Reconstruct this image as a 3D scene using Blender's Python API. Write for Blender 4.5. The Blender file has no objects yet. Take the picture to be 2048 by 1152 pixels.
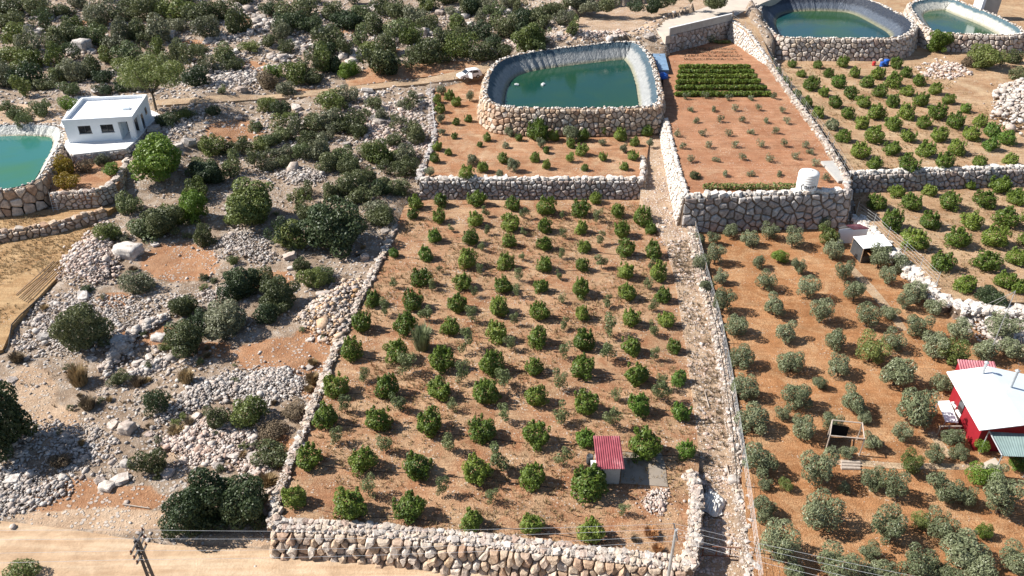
import bpy, bmesh, math, random
import numpy as np
from mathutils import Vector, Matrix
from mathutils.geometry import delaunay_2d_cdt

S = bpy.context.scene
COL = S.collection
R = math.radians
# ------------------------------------------------------------------ camera, sky, sun, exposure
F, TH, H = 1560.0, R(32.5), 47.0          # focal length in px of the 2048 px photo, pitch down, height
cd = bpy.data.cameras.new('camera'); cd.sensor_width = 36; cd.lens = F/2048*36
cd.clip_start = 0.5; cd.clip_end = 8000
cam = bpy.data.objects.new('camera', cd); COL.objects.link(cam)
cam.location = (0, 0, H); cam.rotation_euler = (R(90)-TH, 0, 0)
S.camera = cam
S.render.resolution_x, S.render.resolution_y = 1024, 576
SUN_EL, SUN_AZ = R(41), R(7)              # azimuth: degrees behind the -X axis (towards +Y)
sun_dir = Vector((-math.cos(SUN_EL)*math.cos(SUN_AZ), math.cos(SUN_EL)*math.sin(SUN_AZ), math.sin(SUN_EL)))
W = bpy.data.worlds.new('World'); S.world = W; W.use_nodes = True
nt = W.node_tree
sky = nt.nodes.new('ShaderNodeTexSky'); sky.sky_type = 'NISHITA'; sky.sun_disc = False
sky.sun_elevation = SUN_EL
sky.sun_rotation = math.atan2(sun_dir.x, sun_dir.y)
sky.air_density = 1.0; sky.dust_density = 1.0; sky.altitude = 400
bg = nt.nodes['Background']; bg.inputs['Strength'].default_value = 0.07
nt.links.new(sky.outputs['Color'], bg.inputs['Color'])
sl = bpy.data.lights.new('sun', 'SUN'); sl.energy = 5.0; sl.angle = R(0.55); sl.color = (1.0, 0.955, 0.885)
so = bpy.data.objects.new('sun', sl); COL.objects.link(so); so.location = (-60, 30, 90)
so.rotation_euler = sun_dir.to_track_quat('Z', 'Y').to_euler()
S.view_settings.view_transform = 'Standard'; S.view_settings.look = 'None'
S.view_settings.gamma = 1; S.view_settings.exposure = 0.96
S.render.engine = 'CYCLES'

# ------------------------------------------------------------------ photo pixel -> place
CT, ST = math.cos(TH), math.sin(TH)
def ray(px, py):
    u, v = (px-1024)/F, (py-576)/F
    return np.array([u, CT-v*ST, -ST-v*CT])
def hit(px, py, zf):
    """point where the sight line of a photo pixel meets the surface z = zf(x, y)"""
    d = ray(px, py); z = zf if not callable(zf) else 0.0
    if not callable(zf):
        t = (zf-H)/d[2]; return np.array([0, 0, H])+t*d
    p = None
    for _ in range(14):
        t = (z-H)/d[2]; p = np.array([0, 0, H])+t*d; z = 0.5*z+0.5*float(zf(p[0], p[1]))
    return p
def depth_of(p): return p[1]*CT-(p[2]-H)*ST
def project(X, Y, Z):
    dep = Y*CT-(Z-H)*ST; up = Y*ST+(Z-H)*CT
    return 1024+F*X/dep, 576-F*up/dep
def V(p): return Vector((float(p[0]), float(p[1]), float(p[2])))
Z1 = lambda a: (a[0]/2.88, a[1]/2.88)
def zoom(x0, y0, lst):                    # lists were read off enlarged crops (2.88x) of the photo
    return [(x0+a[0]/2.88, y0+a[1]/2.88, a[2]/2.88)+tuple(a[3:]) for a in lst]

# ------------------------------------------------------------------ heights
ROADZ = -1.9
def smooth(a, b, x):
    t = np.clip((np.asarray(x, float)-a)/(b-a), 0, 1); return t*t*(3-2*t)
GY = [-3000, 0, 40, 44, 50, 62, 85, 95, 105, 120, 135, 150, 175, 220, 400, 1200, 4000]
GZ = [-6, -2.1, -2.0, -1.7, -.8, -.1, .55, 1.2, 2.3, 3.2, 4.2, 6.4, 9.3, 12.5, 24, 60, 130]
def G0(x, y):
    y = np.asarray(y, float); x = np.asarray(x, float)
    z = sum(np.interp(y+o, GY, GZ) for o in (-3, -1, 1, 3))/4
    z = z + 1.6*(1-smooth(-50, -40, x))*smooth(93, 101, y)*(1-smooth(122, 140, y))
    z = z + 2.0*smooth(0, 12, x)*smooth(143, 151, y)*(1-smooth(190, 230, y))
    return z
def G(x, y):
    z = G0(x, y); x = np.asarray(x, float); y = np.asarray(y, float)
    a = smooth(44, 52, y)
    n = (np.sin(x*.31+1.3)*np.cos(y*.27+.4)*.22+np.sin(x*.73+y*.41)*.1+np.sin(x*1.3-y*.9+2)*.06+np.cos(y*1.7+x*.5)*.04)
    return z+a*n
z_field = lambda x, y: 0.011*(y-42)
z_T1 = lambda x, y: 3.0+.02*(y-95)
z_R1 = lambda x, y: 4.76+.01*(y-87)
z_R2 = lambda x, y: 3.6+.015*(y-97)
z_R3 = lambda x, y: 1.3+0*y
z_olive = lambda x, y: 0.006*(y-42)
PY = [-100, 30, 36, 40, 45, 48, 54, 75, 86, 95, 104, 125, 400]; PZ = [-2, -1.95, -1.8, -1.45, -.7, .08, .2, .48, .95, 1.9, 2.9, 3.5, 3.6]
z_path = lambda x, y: float(np.interp(y, PY, PZ))
z_road = lambda x, y: ROADZ+0*y
z_dry = lambda x, y: 0.35
z_strip = lambda x, y: 1.35
z_garden = lambda x, y: 3.2
z_plat = lambda x, y: 4.6
z_drive = lambda x, y: 8.7
def z_bank(x, y): return float(np.interp(y, [128, 138, 152, 300], [4.3, 5.2, 8.6, 8.65]))
POOLZ = 4.75

# ------------------------------------------------------------------ materials
MATS = {}
def newmat(name):
    m = bpy.data.materials.new(name); m.use_nodes = True; n = m.node_tree
    p = n.nodes['Principled BSDF']; MATS[name] = m
    return m, n, p
def nd(n, t, **k):
    o = n.nodes.new(t)
    for a, b in k.items(): setattr(o, a, b)
    return o
def ramp(n, fac, stops):
    r = nd(n, 'ShaderNodeValToRGB'); e = r.color_ramp.elements
    while len(e) < len(stops): e.new(0.5)
    for i, (p, c) in enumerate(stops):
        e[i].position = p; e[i].color = (*c, 1) if len(c) == 3 else c
    n.links.new(fac, r.inputs['Fac']); return r.outputs['Color']
def noise(n, scale, detail=4, rough=.6, vec=None, dist=0):
    o = nd(n, 'ShaderNodeTexNoise'); o.inputs['Scale'].default_value = scale; o.inputs['Detail'].default_value = detail
    o.inputs['Roughness'].default_value = rough; o.inputs['Distortion'].default_value = dist
    if vec is not None: n.links.new(vec, o.inputs['Vector'])
    return o.outputs['Fac']
def mixc(n, fac, a, b, mode='MIX'):
    o = nd(n, 'ShaderNodeMix', data_type='RGBA', blend_type=mode)
    for s, v in ((o.inputs['Factor'], fac), (o.inputs['A'], a), (o.inputs['B'], b)):
        if hasattr(v, 'links'): n.links.new(v, s)
        elif isinstance(v, (tuple, list)): s.default_value = (*v, 1) if len(v) == 3 else v
        else: s.default_value = v
    return o.outputs['Result']
def mixf(n, *a): return None
def math_(n, op, a, b=0.0, clamp=False):
    o = nd(n, 'ShaderNodeMath', operation=op, use_clamp=clamp)
    for s, v in ((o.inputs[0], a), (o.inputs[1], b)):
        if hasattr(v, 'links'): n.links.new(v, s)
        else: s.default_value = v
    return o.outputs[0]
def bump(n, p, h, strength=.5, dist=.1):
    b = nd(n, 'ShaderNodeBump'); b.inputs['Strength'].default_value = strength; b.inputs['Distance'].default_value = dist
    n.links.new(h, b.inputs['Height']); n.links.new(b.outputs['Normal'], p.inputs['Normal'])
def wpos(n): return nd(n, 'ShaderNodeNewGeometry').outputs['Position']

def soil_mat(name, a, b, straw, straw_amt, stone, stone_amt, rows=None):
    """earth: two soil tones, straw litter in patches, small pale stones, relief"""
    m, n, p = newmat(name); P = wpos(n)
    big = noise(n, .12, 4, .6, P, .4); mid = noise(n, .9, 5, .65, P, .3); fine = noise(n, 9, 3, .7, P)
    c = ramp(n, math_(n, 'ADD', math_(n, 'MULTIPLY', big, .5), math_(n, 'MULTIPLY', mid, .5)), [(.36, a), (.64, b)])
    s = ramp(n, math_(n, 'ADD', math_(n, 'MULTIPLY', noise(n, .33, 5, .7, P, .6), .62), math_(n, 'MULTIPLY', fine, .38)),
             [(.56-straw_amt*.2, (0, 0, 0)), (.66-straw_amt*.12, (1, 1, 1))])
    c = mixc(n, math_(n, 'MULTIPLY', s, .75), c, straw)
    mp = nd(n, 'ShaderNodeMapping'); mp.inputs['Scale'].default_value = (.18, 2.6, 1); n.links.new(P, mp.inputs['Vector'])
    fur = noise(n, 1.0, 3, .6, mp.outputs['Vector'], .5)
    c = mixc(n, .5, c, mixc(n, 1.0, c, ramp(n, fur, [(.35, (.7, .68, .66)), (.62, (1.16, 1.16, 1.16))]), 'MULTIPLY'))
    c = mixc(n, .6, c, mixc(n, 1.0, c, ramp(n, noise(n, .22, 3, .6, P, .8), [(.35, (.78, .76, .74)), (.65, (1.14, 1.14, 1.14))]), 'MULTIPLY'))
    c = mixc(n, .55, c, mixc(n, 1.0, c, ramp(n, fine, [(.3, (.45, .45, .45)), (.7, (1.45, 1.45, 1.45))]), 'MULTIPLY'))
    v = nd(n, 'ShaderNodeTexVoronoi'); v.inputs['Scale'].default_value = 3.2; n.links.new(P, v.inputs['Vector'])
    st = ramp(n, math_(n, 'ADD', v.outputs['Distance'], math_(n, 'MULTIPLY', math_(n, 'SUBTRACT', noise(n, .5, 3, .6, P), .5), .9)),
              [(.10+stone_amt*.2, (1, 1, 1)), (.14+stone_amt*.2, (0, 0, 0))])
    c = mixc(n, math_(n, 'MULTIPLY', st, .8), c, stone)
    n.links.new(c, p.inputs['Base Color']); p.inputs['Roughness'].default_value = .95
    p.inputs['Specular IOR Level'].default_value = .15
    bump(n, p, math_(n, 'ADD', math_(n, 'ADD', fine, fur), math_(n, 'ADD', mid, math_(n, 'MULTIPLY', st, .4))), .8, .14)
    return m
soil_mat('soil_orchard', (.245, .108, .052), (.35, .19, .106), (.43, .30, .185), .68, (.47, .39, .32), .35)
soil_mat('soil_olive', (.27, .12, .048), (.38, .195, .092), (.44, .285, .16), .42, (.45, .36, .28), .05)
soil_mat('soil_red', (.30, .135, .07), (.40, .215, .125), (.43, .27, .165), .2, (.46, .34, .26), .3)
soil_mat('soil_terrace', (.29, .135, .066), (.39, .215, .122), (.46, .33, .21), .45, (.46, .38, .31), .15)
soil_mat('soil_tan', (.29, .165, .088), (.40, .265, .16), (.46, .345, .22), .55, (.48, .41, .34), .15)
soil_mat('dry_meadow', (.29, .165, .075), (.40, .25, .125), (.44, .31, .17), .6, (.46, .38, .3), .02)
soil_mat('gravel_path', (.33, .215, .14), (.45, .33, .235), (.43, .32, .215), .5, (.57, .50, .43), .9)
soil_mat('shoulder', (.33, .22, .14), (.43, .31, .2), (.46, .36, .24), .4, (.5, .44, .38), .4)

# natural ground: rocky grey litter, bare red earth where the 'soil' attribute says so
m, n, p = newmat('rocky_ground'); P = wpos(n)
at = nd(n, 'ShaderNodeAttribute', attribute_name='soil')
ab = nd(n, 'ShaderNodeAttribute', attribute_name='bare')
mid = noise(n, .7, 5, .65, P, .3); fine = noise(n, 7, 4, .7, P)
grey = ramp(n, mid, [(.3, (.17, .115, .075)), (.5, (.29, .215, .155)), (.68, (.39, .325, .265))])
red = ramp(n, mid, [(.3, (.27, .125, .06)), (.65, (.37, .21, .12))])
tan = ramp(n, mid, [(.3, (.37, .24, .15)), (.65, (.5, .37, .26))])
e = math_(n, 'ADD', at.outputs['Fac'], math_(n, 'MULTIPLY', math_(n, 'SUBTRACT', noise(n, .8, 5, .7, P), .5), .9))
c = mixc(n, ramp(n, e, [(.4, (0, 0, 0)), (.6, (1, 1, 1))]), grey, red)
e2 = math_(n, 'ADD', ab.outputs['Fac'], math_(n, 'MULTIPLY', math_(n, 'SUBTRACT', noise(n, 1.1, 5, .7, P), .5), .9))
c = mixc(n, ramp(n, e2, [(.4, (0, 0, 0)), (.6, (1, 1, 1))]), c, tan)
c = mixc(n, .6, c, mixc(n, 1.0, c, ramp(n, fine, [(.3, (.45, .45, .45)), (.7, (1.45, 1.45, 1.45))]), 'MULTIPLY'))
v = nd(n, 'ShaderNodeTexVoronoi'); v.inputs['Scale'].default_value = 2.6; n.links.new(P, v.inputs['Vector'])
st = ramp(n, math_(n, 'ADD', v.outputs['Distance'], math_(n, 'MULTIPLY', math_(n, 'SUBTRACT', noise(n, .3, 3, .6, P), .5), 1.2)), [(.22, (1, 1, 1)), (.3, (0, 0, 0))])
c = mixc(n, math_(n, 'MULTIPLY', st, .7), c, (.48, .44, .40))
n.links.new(c, p.inputs['Base Color']); p.inputs['Roughness'].default_value = .95; p.inputs['Specular IOR Level'].default_value = .15
bump(n, p, math_(n, 'ADD', fine, math_(n, 'ADD', mid, st)), .8, .18)

m, n, p = newmat('dirt_road'); P = wpos(n)
mp = nd(n, 'ShaderNodeMapping'); mp.inputs['Scale'].default_value = (.12, 1.3, 1); n.links.new(P, mp.inputs['Vector'])
tr = noise(n, 1, 4, .6, mp.outputs['Vector'], .3); fine = noise(n, 6, 4, .7, P)
c = ramp(n, tr, [(.3, (.35, .225, .13)), (.5, (.43, .30, .19)), (.7, (.50, .385, .265))])
c = mixc(n, .5, c, mixc(n, 1.0, c, ramp(n, fine, [(.3, (.75, .75, .75)), (.7, (1.2, 1.2, 1.2))]), 'MULTIPLY'))
c = mixc(n, .7, c, mixc(n, 1.0, c, ramp(n, noise(n, .5, 5, .7, P, .6), [(.36, (.72, .68, .64)), (.6, (1.1, 1.1, 1.1))]), 'MULTIPLY'))
n.links.new(c, p.inputs['Base Color']); p.inputs['Roughness'].default_value = .95; bump(n, p, math_(n, 'ADD', tr, fine), .5, .1)

def stone_mat(name, cols, joint=0.0):
    """limestone: each stone its own tone (random per object and per island), lichen-dark mottling"""
    m, n, p = newmat(name)
    oi = nd(n, 'ShaderNodeObjectInfo'); g = nd(n, 'ShaderNodeNewGeometry')
    r = math_(n, 'FRACT', math_(n, 'ADD', oi.outputs['Random'], math_(n, 'MULTIPLY', g.outputs['Random Per Island'], 7.31)))
    c = ramp(n, r, [(i/(len(cols)-1), k) for i, k in enumerate(cols)])
    P = g.outputs['Position']; a = noise(n, 2.2, 5, .7, P); b = noise(n, 14, 4, .7, P)
    c = mixc(n, .8, c, mixc(n, 1.0, c, ramp(n, a, [(.3, (.42, .37, .33)), (.62, (1.18, 1.18, 1.18))]), 'MULTIPLY'))
    c = mixc(n, .5, c, mixc(n, 1.0, c, ramp(n, b, [(.3, (.6, .6, .6)), (.7, (1.3, 1.3, 1.3))]), 'MULTIPLY'))
    n.links.new(c, p.inputs['Base Color']); p.inputs['Roughness'].default_value = .9; p.inputs['Specular IOR Level'].default_value = .2
    bump(n, p, math_(n, 'ADD', a, math_(n, 'MULTIPLY', b, .5)), .8, .12)
    return m
stone_mat('stone_pale', [(.50, .42, .35), (.58, .52, .46), (.44, .38, .33), (.54, .44, .34), (.60, .55, .50), (.42, .31, .25), (.54, .49, .45)])
stone_mat('stone_grey', [(.40, .38, .37), (.50, .48, .46), (.33, .29, .27), (.45, .42, .40), (.36, .28, .24), (.52, .49, .46)])
stone_mat('stone_warm', [(.55, .45, .36), (.46, .33, .22), (.60, .53, .46), (.50, .38, .27), (.42, .27, .18), (.58, .50, .42)])
stone_mat('stone_white', [(.60, .56, .51), (.68, .65, .61), (.55, .49, .43), (.64, .60, .56), (.58, .50, .43)])
stone_mat('rubble_grey', [(.46, .42, .385), (.57, .535, .50), (.34, .30, .27), (.53, .475, .43), (.42, .345, .295), (.55, .50, .46)])
stone_mat('rubble_pink', [(.50, .41, .36), (.58, .51, .46), (.44, .31, .25), (.54, .45, .39), (.60, .55, .51)])
stone_mat('rubble_orange', [(.54, .42, .31), (.60, .53, .47), (.50, .31, .16), (.46, .40, .37), (.58, .50, .42)])
def plain(name, col, rough=.7, spec=.3, metal=0, nz=(1.5, .25), dirt=None):
    m, n, p = newmat(name); P = wpos(n)
    a = noise(n, nz[0], 5, .65, P)
    lo = tuple(max(0, x*(1-nz[1])) for x in col); hi = tuple(min(1, x*(1+nz[1]*.5)) for x in col)
    c = ramp(n, a, [(.3, lo), (.7, hi)])
    if dirt:
        c = mixc(n, ramp(n, noise(n, nz[0]*.5, 6, .75, P), [(.5, (0, 0, 0)), (.72, (.8, .8, .8))]), c, dirt)
    n.links.new(c, p.inputs['Base Color']); p.inputs['Roughness'].default_value = rough
    p.inputs['Specular IOR Level'].default_value = spec; p.inputs['Metallic'].default_value = metal
    bump(n, p, a, .15, .05)
    return m
plain('wall_fill', (.23, .17, .125), .95, .1, 0, (4, .4))
plain('bark', (.12, .09, .065), .95, .1, 0, (9, .4))
plain('white_render', (.74, .77, .80), .7, .3, 0, (.8, .08), dirt=(.66, .68, .69))
plain('roof_membrane', (.80, .80, .80), .6, .3, 0, (.6, .06), dirt=(.62, .60, .60))
plain('white_concrete', (.72, .71, .69), .85, .2, 0, (.7, .1), dirt=(.6, .56, .5))
plain('concrete', (.40, .385, .36), .9, .2, 0, (1.2, .2), dirt=(.3, .27, .24))
plain('wet_concrete', (.27, .225, .18), .6, .3, 0, (.7, .35), dirt=(.12, .11, .1))
plain('pale_concrete', (.47, .41, .345), .9, .2, 0, (.5, .15), dirt=(.5, .4, .31))
plain('block_grey', (.42, .43, .41), .9, .2, 0, (2.5, .2), dirt=(.3, .3, .28))
plain('window_dark', (.018, .022, .028), .12, .6, 0, (1, .1))
plain('frame_dark', (.05, .055, .06), .5, .4)
plain('white_plastic', (.80, .79, .77), .45, .4, 0, (1.2, .05), dirt=(.62, .57, .5))
plain('white_sheet', (.82, .83, .84), .5, .4, 0, (.4, .05), dirt=(.74, .73, .72))
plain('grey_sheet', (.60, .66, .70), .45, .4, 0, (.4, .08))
plain('red_sheet', (.27, .06, .075), .45, .5, 0, (1.5, .25), dirt=(.42, .22, .22))
plain('red_wall', (.24, .010, .018), .65, .3, 0, (1.2, .15))
plain('roof_faded', (.40, .14, .16), .6, .3, 0, (1.5, .25), dirt=(.44, .26, .25))
plain('green_sheet', (.20, .27, .26), .45, .4, 0, (1, .2))
plain('galvanised', (.42, .44, .45), .5, .5, .4, (3, .2))
plain('dark_steel', (.09, .085, .085), .6, .4, .3, (3, .3))
plain('rusty_steel', (.20, .09, .055), .8, .3, .2, (5, .4))
plain('wire', (.55, .55, .55), .5, .4, .3)
plain('black_hose', (.02, .02, .02), .6, .3)
plain('wood', (.30, .21, .14), .85, .2, 0, (6, .35))
plain('old_wood', (.42, .35, .29), .9, .2, 0, (6, .3))
plain('black_cloth', (.02, .018, .018), .9, .1)
plain('blue_plastic', (.02, .10, .42), .45, .4)
plain('blue_liner', (.16, .25, .36), .6, .3, 0, (1.2, .3))
plain('red_plastic', (.42, .03, .03), .45, .4)
plain('tarp_white', (.74, .71, .66), .7, .3, 0, (1.5, .15), dirt=(.5, .46, .4))
plain('car_paint', (.75, .76, .77), .25, .5, 0, (.5, .04))
plain('tyre', (.02, .02, .02), .85, .2)
plain('ink', (.03, .03, .035), .8, .2)
plain('green_net', (.10, .17, .14), .8, .2)

def water_mat(name, deep, shallow, scale=.06, thr=(.45, .62)):
    m, n, p = newmat(name); P = wpos(n)
    c = ramp(n, noise(n, scale, 3, .5, P, .5), [(thr[0], deep), (thr[1], shallow)])
    n.links.new(c, p.inputs['Base Color']); p.inputs['Roughness'].default_value = .09
    p.inputs['IOR'].default_value = 1.33; p.inputs['Specular IOR Level'].default_value = .32
    mp = nd(n, 'ShaderNodeMapping'); mp.inputs['Scale'].default_value = (1.2, 2.2, 1); n.links.new(P, mp.inputs['Vector'])
    bump(n, p, noise(n, 1.3, 4, .6, mp.outputs['Vector']), .12, .06)
    return m
water_mat('water_teal', (.007, .044, .034), (.014, .052, .026), .12, (.4, .66))
water_mat('water_blue', (.008, .046, .05), (.02, .062, .022), .06, (.46, .62))
water_mat('water_turquoise', (.026, .125, .11), (.04, .13, .045), .07, (.48, .68))
def liner_mat(name, top, low, band, wrinkle=(9, 9, .6)):
    """pond foil: darker clean band at the top, dried mud and lime below it, creases"""
    m, n, p = newmat(name); g = nd(n, 'ShaderNodeNewGeometry'); P = g.outputs['Position']
    at = nd(n, 'ShaderNodeAttribute', attribute_name='below')
    e = math_(n, 'ADD', at.outputs['Fac'], math_(n, 'MULTIPLY', math_(n, 'SUBTRACT', noise(n, .8, 5, .7, P), .5), .5))
    c = ramp(n, e, [(band, top), (band+.16, low)])
    mud = ramp(n, at.outputs['Fac'], [(.80, (0, 0, 0)), (.97, (.7, .7, .7))])
    c = mixc(n, mud, c, (.20, .185, .09))
    mp = nd(n, 'ShaderNodeMapping'); mp.inputs['Scale'].default_value = (1.6, 1.6, .25); n.links.new(P, mp.inputs['Vector'])
    w = noise(n, 1.6, 4, .6, mp.outputs['Vector'], .6)
    c = mixc(n, .6, c, mixc(n, 1.0, c, ramp(n, w, [(.3, (.55, .57, .6)), (.66, (1.2, 1.2, 1.2))]), 'MULTIPLY'))
    n.links.new(c, p.inputs['Base Color']); p.inputs['Roughness'].default_value = .55
    bump(n, p, w, .9, .35)
    return m
liner_mat('liner_grey', (.04, .075, .1), (.27, .275, .27), .28)
liner_mat('liner_black', (.012, .018, .032), (.062, .078, .105), .38)
liner_mat('liner_cream', (.06, .11, .13), (.42, .41, .36), .2)
liner_mat('liner_pale', (.30, .31, .31), (.36, .36, .33), .1)

def leaf_mat(name, cols, trans=.25, rough=.5, objvar=.5):
    m, n, p = newmat(name)
    oi = nd(n, 'ShaderNodeObjectInfo'); g = nd(n, 'ShaderNodeNewGeometry')
    r = math_(n, 'ADD', math_(n, 'MULTIPLY', oi.outputs['Random'], objvar),
              math_(n, 'ADD', math_(n, 'MULTIPLY', g.outputs['Random Per Island'], .55*(1-objvar*.4)),
                    math_(n, 'MULTIPLY', noise(n, 1.3, 3, .6, g.outputs['Position']), .45)))
    c = ramp(n, math_(n, 'MULTIPLY', r, 1/(1+objvar*.6)), [(i/(len(cols)-1)*.8+.08, k) for i, k in enumerate(cols)])
    n.links.new(c, p.inputs['Base Color']); p.inputs['Roughness'].default_value = rough
    p.inputs['Specular IOR Level'].default_value = .35
    t = nd(n, 'ShaderNodeBsdfTranslucent'); n.links.new(c, t.inputs['Color'])
    mx = nd(n, 'ShaderNodeMixShader'); mx.inputs[0].default_value = trans
    out = n.nodes['Material Output']
    n.links.new(p.outputs[0], mx.inputs[1]); n.links.new(t.outputs[0], mx.inputs[2]); n.links.new(mx.outputs[0], out.inputs['Surface'])
    return m
leaf_mat('leaf_citrus', [(.036, .066, .009), (.072, .118, .016), (.13, .185, .027), (.23, .28, .05)], .3)
leaf_mat('leaf_lemon', [(.05, .105, .014), (.085, .16, .022), (.13, .21, .03), (.2, .27, .045)])
leaf_mat('leaf_sapling', [(.055, .08, .03), (.09, .12, .045), (.135, .165, .062), (.2, .21, .09)])
leaf_mat('leaf_olive', [(.07, .086, .04), (.115, .135, .068), (.17, .19, .1), (.25, .27, .16)], .15, .45)
leaf_mat('leaf_scrub', [(.04, .052, .02), (.074, .09, .034), (.118, .134, .055), (.18, .19, .09)])
leaf_mat('leaf_scrubgreen', [(.052, .074, .018), (.092, .122, .03), (.145, .175, .046), (.21, .235, .072)])
leaf_mat('leaf_scrubgrey', [(.072, .08, .042), (.115, .124, .068), (.165, .172, .1), (.235, .235, .15)])
leaf_mat('leaf_bright', [(.055, .105, .014), (.09, .16, .02), (.13, .21, .028), (.19, .26, .045)])
leaf_mat('leaf_dark', [(.018, .034, .014), (.034, .056, .022), (.058, .084, .034), (.095, .12, .052)])
leaf_mat('leaf_yellow', [(.14, .12, .014), (.22, .17, .018), (.28, .2, .02), (.2, .12, .02)])
leaf_mat('leaf_dry', [(.16, .105, .05), (.24, .165, .08), (.32, .23, .12), (.4, .3, .17)], .15, .9)
leaf_mat('leaf_brown', [(.10, .075, .045), (.15, .11, .07), (.2, .15, .095), (.25, .2, .13)], .15, .9)
leaf_mat('leaf_reed', [(.12, .15, .06), (.19, .22, .11), (.27, .29, .16), (.36, .36, .2)], .2, .7)
leaf_mat('leaf_rust', [(.30, .13, .05), (.38, .18, .075), (.44, .24, .11), (.5, .3, .15)], .15, .9)

# ------------------------------------------------------------------ object helpers
def tag(o, label=None, cat=None, group=None, kind=None):
    if label: o['label'] = label
    if cat: o['category'] = cat
    if group: o['group'] = group
    if kind: o['kind'] = kind
    return o
def empty(name, loc=(0, 0, 0), rz=0):
    o = bpy.data.objects.new(name, None); COL.objects.link(o); o.location = loc; o.rotation_euler.z = rz
    o.empty_display_size = .3
    return o
def mesh_np(name, verts, faces):
    me = bpy.data.meshes.new(name)
    if isinstance(faces, np.ndarray):
        nv, nf, k = len(verts), len(faces), faces.shape[1]
        me.vertices.add(nv); me.vertices.foreach_set('co', np.ascontiguousarray(verts, dtype=np.float32).ravel())
        me.loops.add(nf*k); me.loops.foreach_set('vertex_index', np.ascontiguousarray(faces, dtype=np.int32).ravel())
        me.polygons.add(nf); me.polygons.foreach_set('loop_start', np.arange(0, nf*k, k, dtype=np.int32))
        me.update(calc_edges=True)
    else:
        me.from_pydata([tuple(v) for v in verts], [], faces); me.update()
    return me
def obj(name, me, mat=None, parent=None, loc=None, smooth_=False):
    o = bpy.data.objects.new(name, me); COL.objects.link(o)
    if mat and not me.materials: me.materials.append(MATS[mat])
    if smooth_: me.polygons.foreach_set('use_smooth', [True]*len(me.polygons))
    if parent is not None:
        o.parent = parent
        if loc is None: loc = (0, 0, 0)
    if loc is not None: o.location = loc
    return o
class MB:
    """collects boxes, bars, tubes and sheets and links them as one mesh object"""
    def __init__(s): s.v = []; s.f = []
    def add(s, vs, fs):
        b = len(s.v); s.v += [tuple(map(float, v)) for v in vs]; s.f += [tuple(b+i for i in f) for f in fs]; return s
    def box(s, x0, x1, y0, y1, z0, z1):
        return s.add([(x0, y0, z0), (x1, y0, z0), (x1, y1, z0), (x0, y1, z0), (x0, y0, z1), (x1, y0, z1), (x1, y1, z1), (x0, y1, z1)],
                     [(0, 3, 2, 1), (4, 5, 6, 7), (0, 1, 5, 4), (1, 2, 6, 5), (2, 3, 7, 6), (3, 0, 4, 7)])
    def prism(s, poly, z0, z1):
        k = len(poly); vs = [(x, y, z0) for x, y in poly]+[(x, y, z1) for x, y in poly]
        return s.add(vs, [tuple(range(k-1, -1, -1)), tuple(range(k, 2*k))]+[(i, (i+1) % k, k+(i+1) % k, k+i) for i in range(k)])
    def slab(s, top, t):                        # a sheet of four 3-D corners with thickness t downwards
        vs = [tuple(p) for p in top]+[(p[0], p[1], p[2]-t) for p in top]; k = len(top)
        return s.add(vs, [tuple(range(k)), tuple(range(2*k-1, k-1, -1))]+[(i, k+i, k+(i+1) % k, (i+1) % k) for i in range(k)])
    def tube(s, pts, rad, sides=6, cap=True):
        pts = [Vector(p) for p in pts]
        if not hasattr(rad, '__len__'): rad = [rad]*len(pts)
        vs = []; fs = []
        for i, p in enumerate(pts):
            d = (pts[min(i+1, len(pts)-1)]-pts[max(i-1, 0)]).normalized()
            a = d.orthogonal().normalized() if abs(d.z) > .9 else d.cross(Vector((0, 0, 1))).normalized()
            b = d.cross(a)
            for k in range(sides):
                t = 2*math.pi*k/sides; vs.append(p+(a*math.cos(t)+b*math.sin(t))*rad[i])
        for i in range(len(pts)-1):
            for k in range(sides):
                k2 = (k+1) % sides; fs.append((i*sides+k, i*sides+k2, (i+1)*sides+k2, (i+1)*sides+k))
        if cap: fs += [tuple(range(sides-1, -1, -1)), tuple(range((len(pts)-1)*sides, len(pts)*sides))]
        return s.add(vs, fs)
    def lathe(s, c, prof, sides=24):
        vs = []; fs = []
        for r, z in prof:
            for k in range(sides):
                t = 2*math.pi*k/sides; vs.append((c[0]+r*math.cos(t), c[1]+r*math.sin(t), c[2]+z))
        for i in range(len(prof)-1):
            for k in range(sides):
                k2 = (k+1) % sides; fs.append((i*sides+k, i*sides+k2, (i+1)*sides+k2, (i+1)*sides+k))
        fs += [tuple(range(sides-1, -1, -1)), tuple(range((len(prof)-1)*sides, len(prof)*sides))]
        return s.add(vs, fs)
    def build(s, name, mat, parent=None, loc=None, smooth_=False):
        me = bpy.data.meshes.new(name); me.from_pydata(s.v, [], s.f); me.update()
        return obj(name, me, mat, parent, loc, smooth_)
def neg(root): return -root.location
ONES = ['first', 'second', 'third', 'fourth', 'fifth', 'sixth', 'seventh', 'eighth', 'ninth', 'tenth', 'eleventh', 'twelfth', 'thirteenth',
        'fourteenth', 'fifteenth', 'sixteenth', 'seventeenth', 'eighteenth', 'nineteenth', 'twentieth']
TENS = ['', 'tenth', 'twentieth', 'thirtieth', 'fortieth', 'fiftieth', 'sixtieth']
TENW = ['', '', 'twenty-', 'thirty-', 'forty-', 'fifty-', 'sixty-']
def ordw(i):
    k = i+1
    if k <= 20: return ONES[i]
    return TENS[k//10] if k % 10 == 0 else TENW[k//10]+ONES[k % 10-1]

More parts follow.
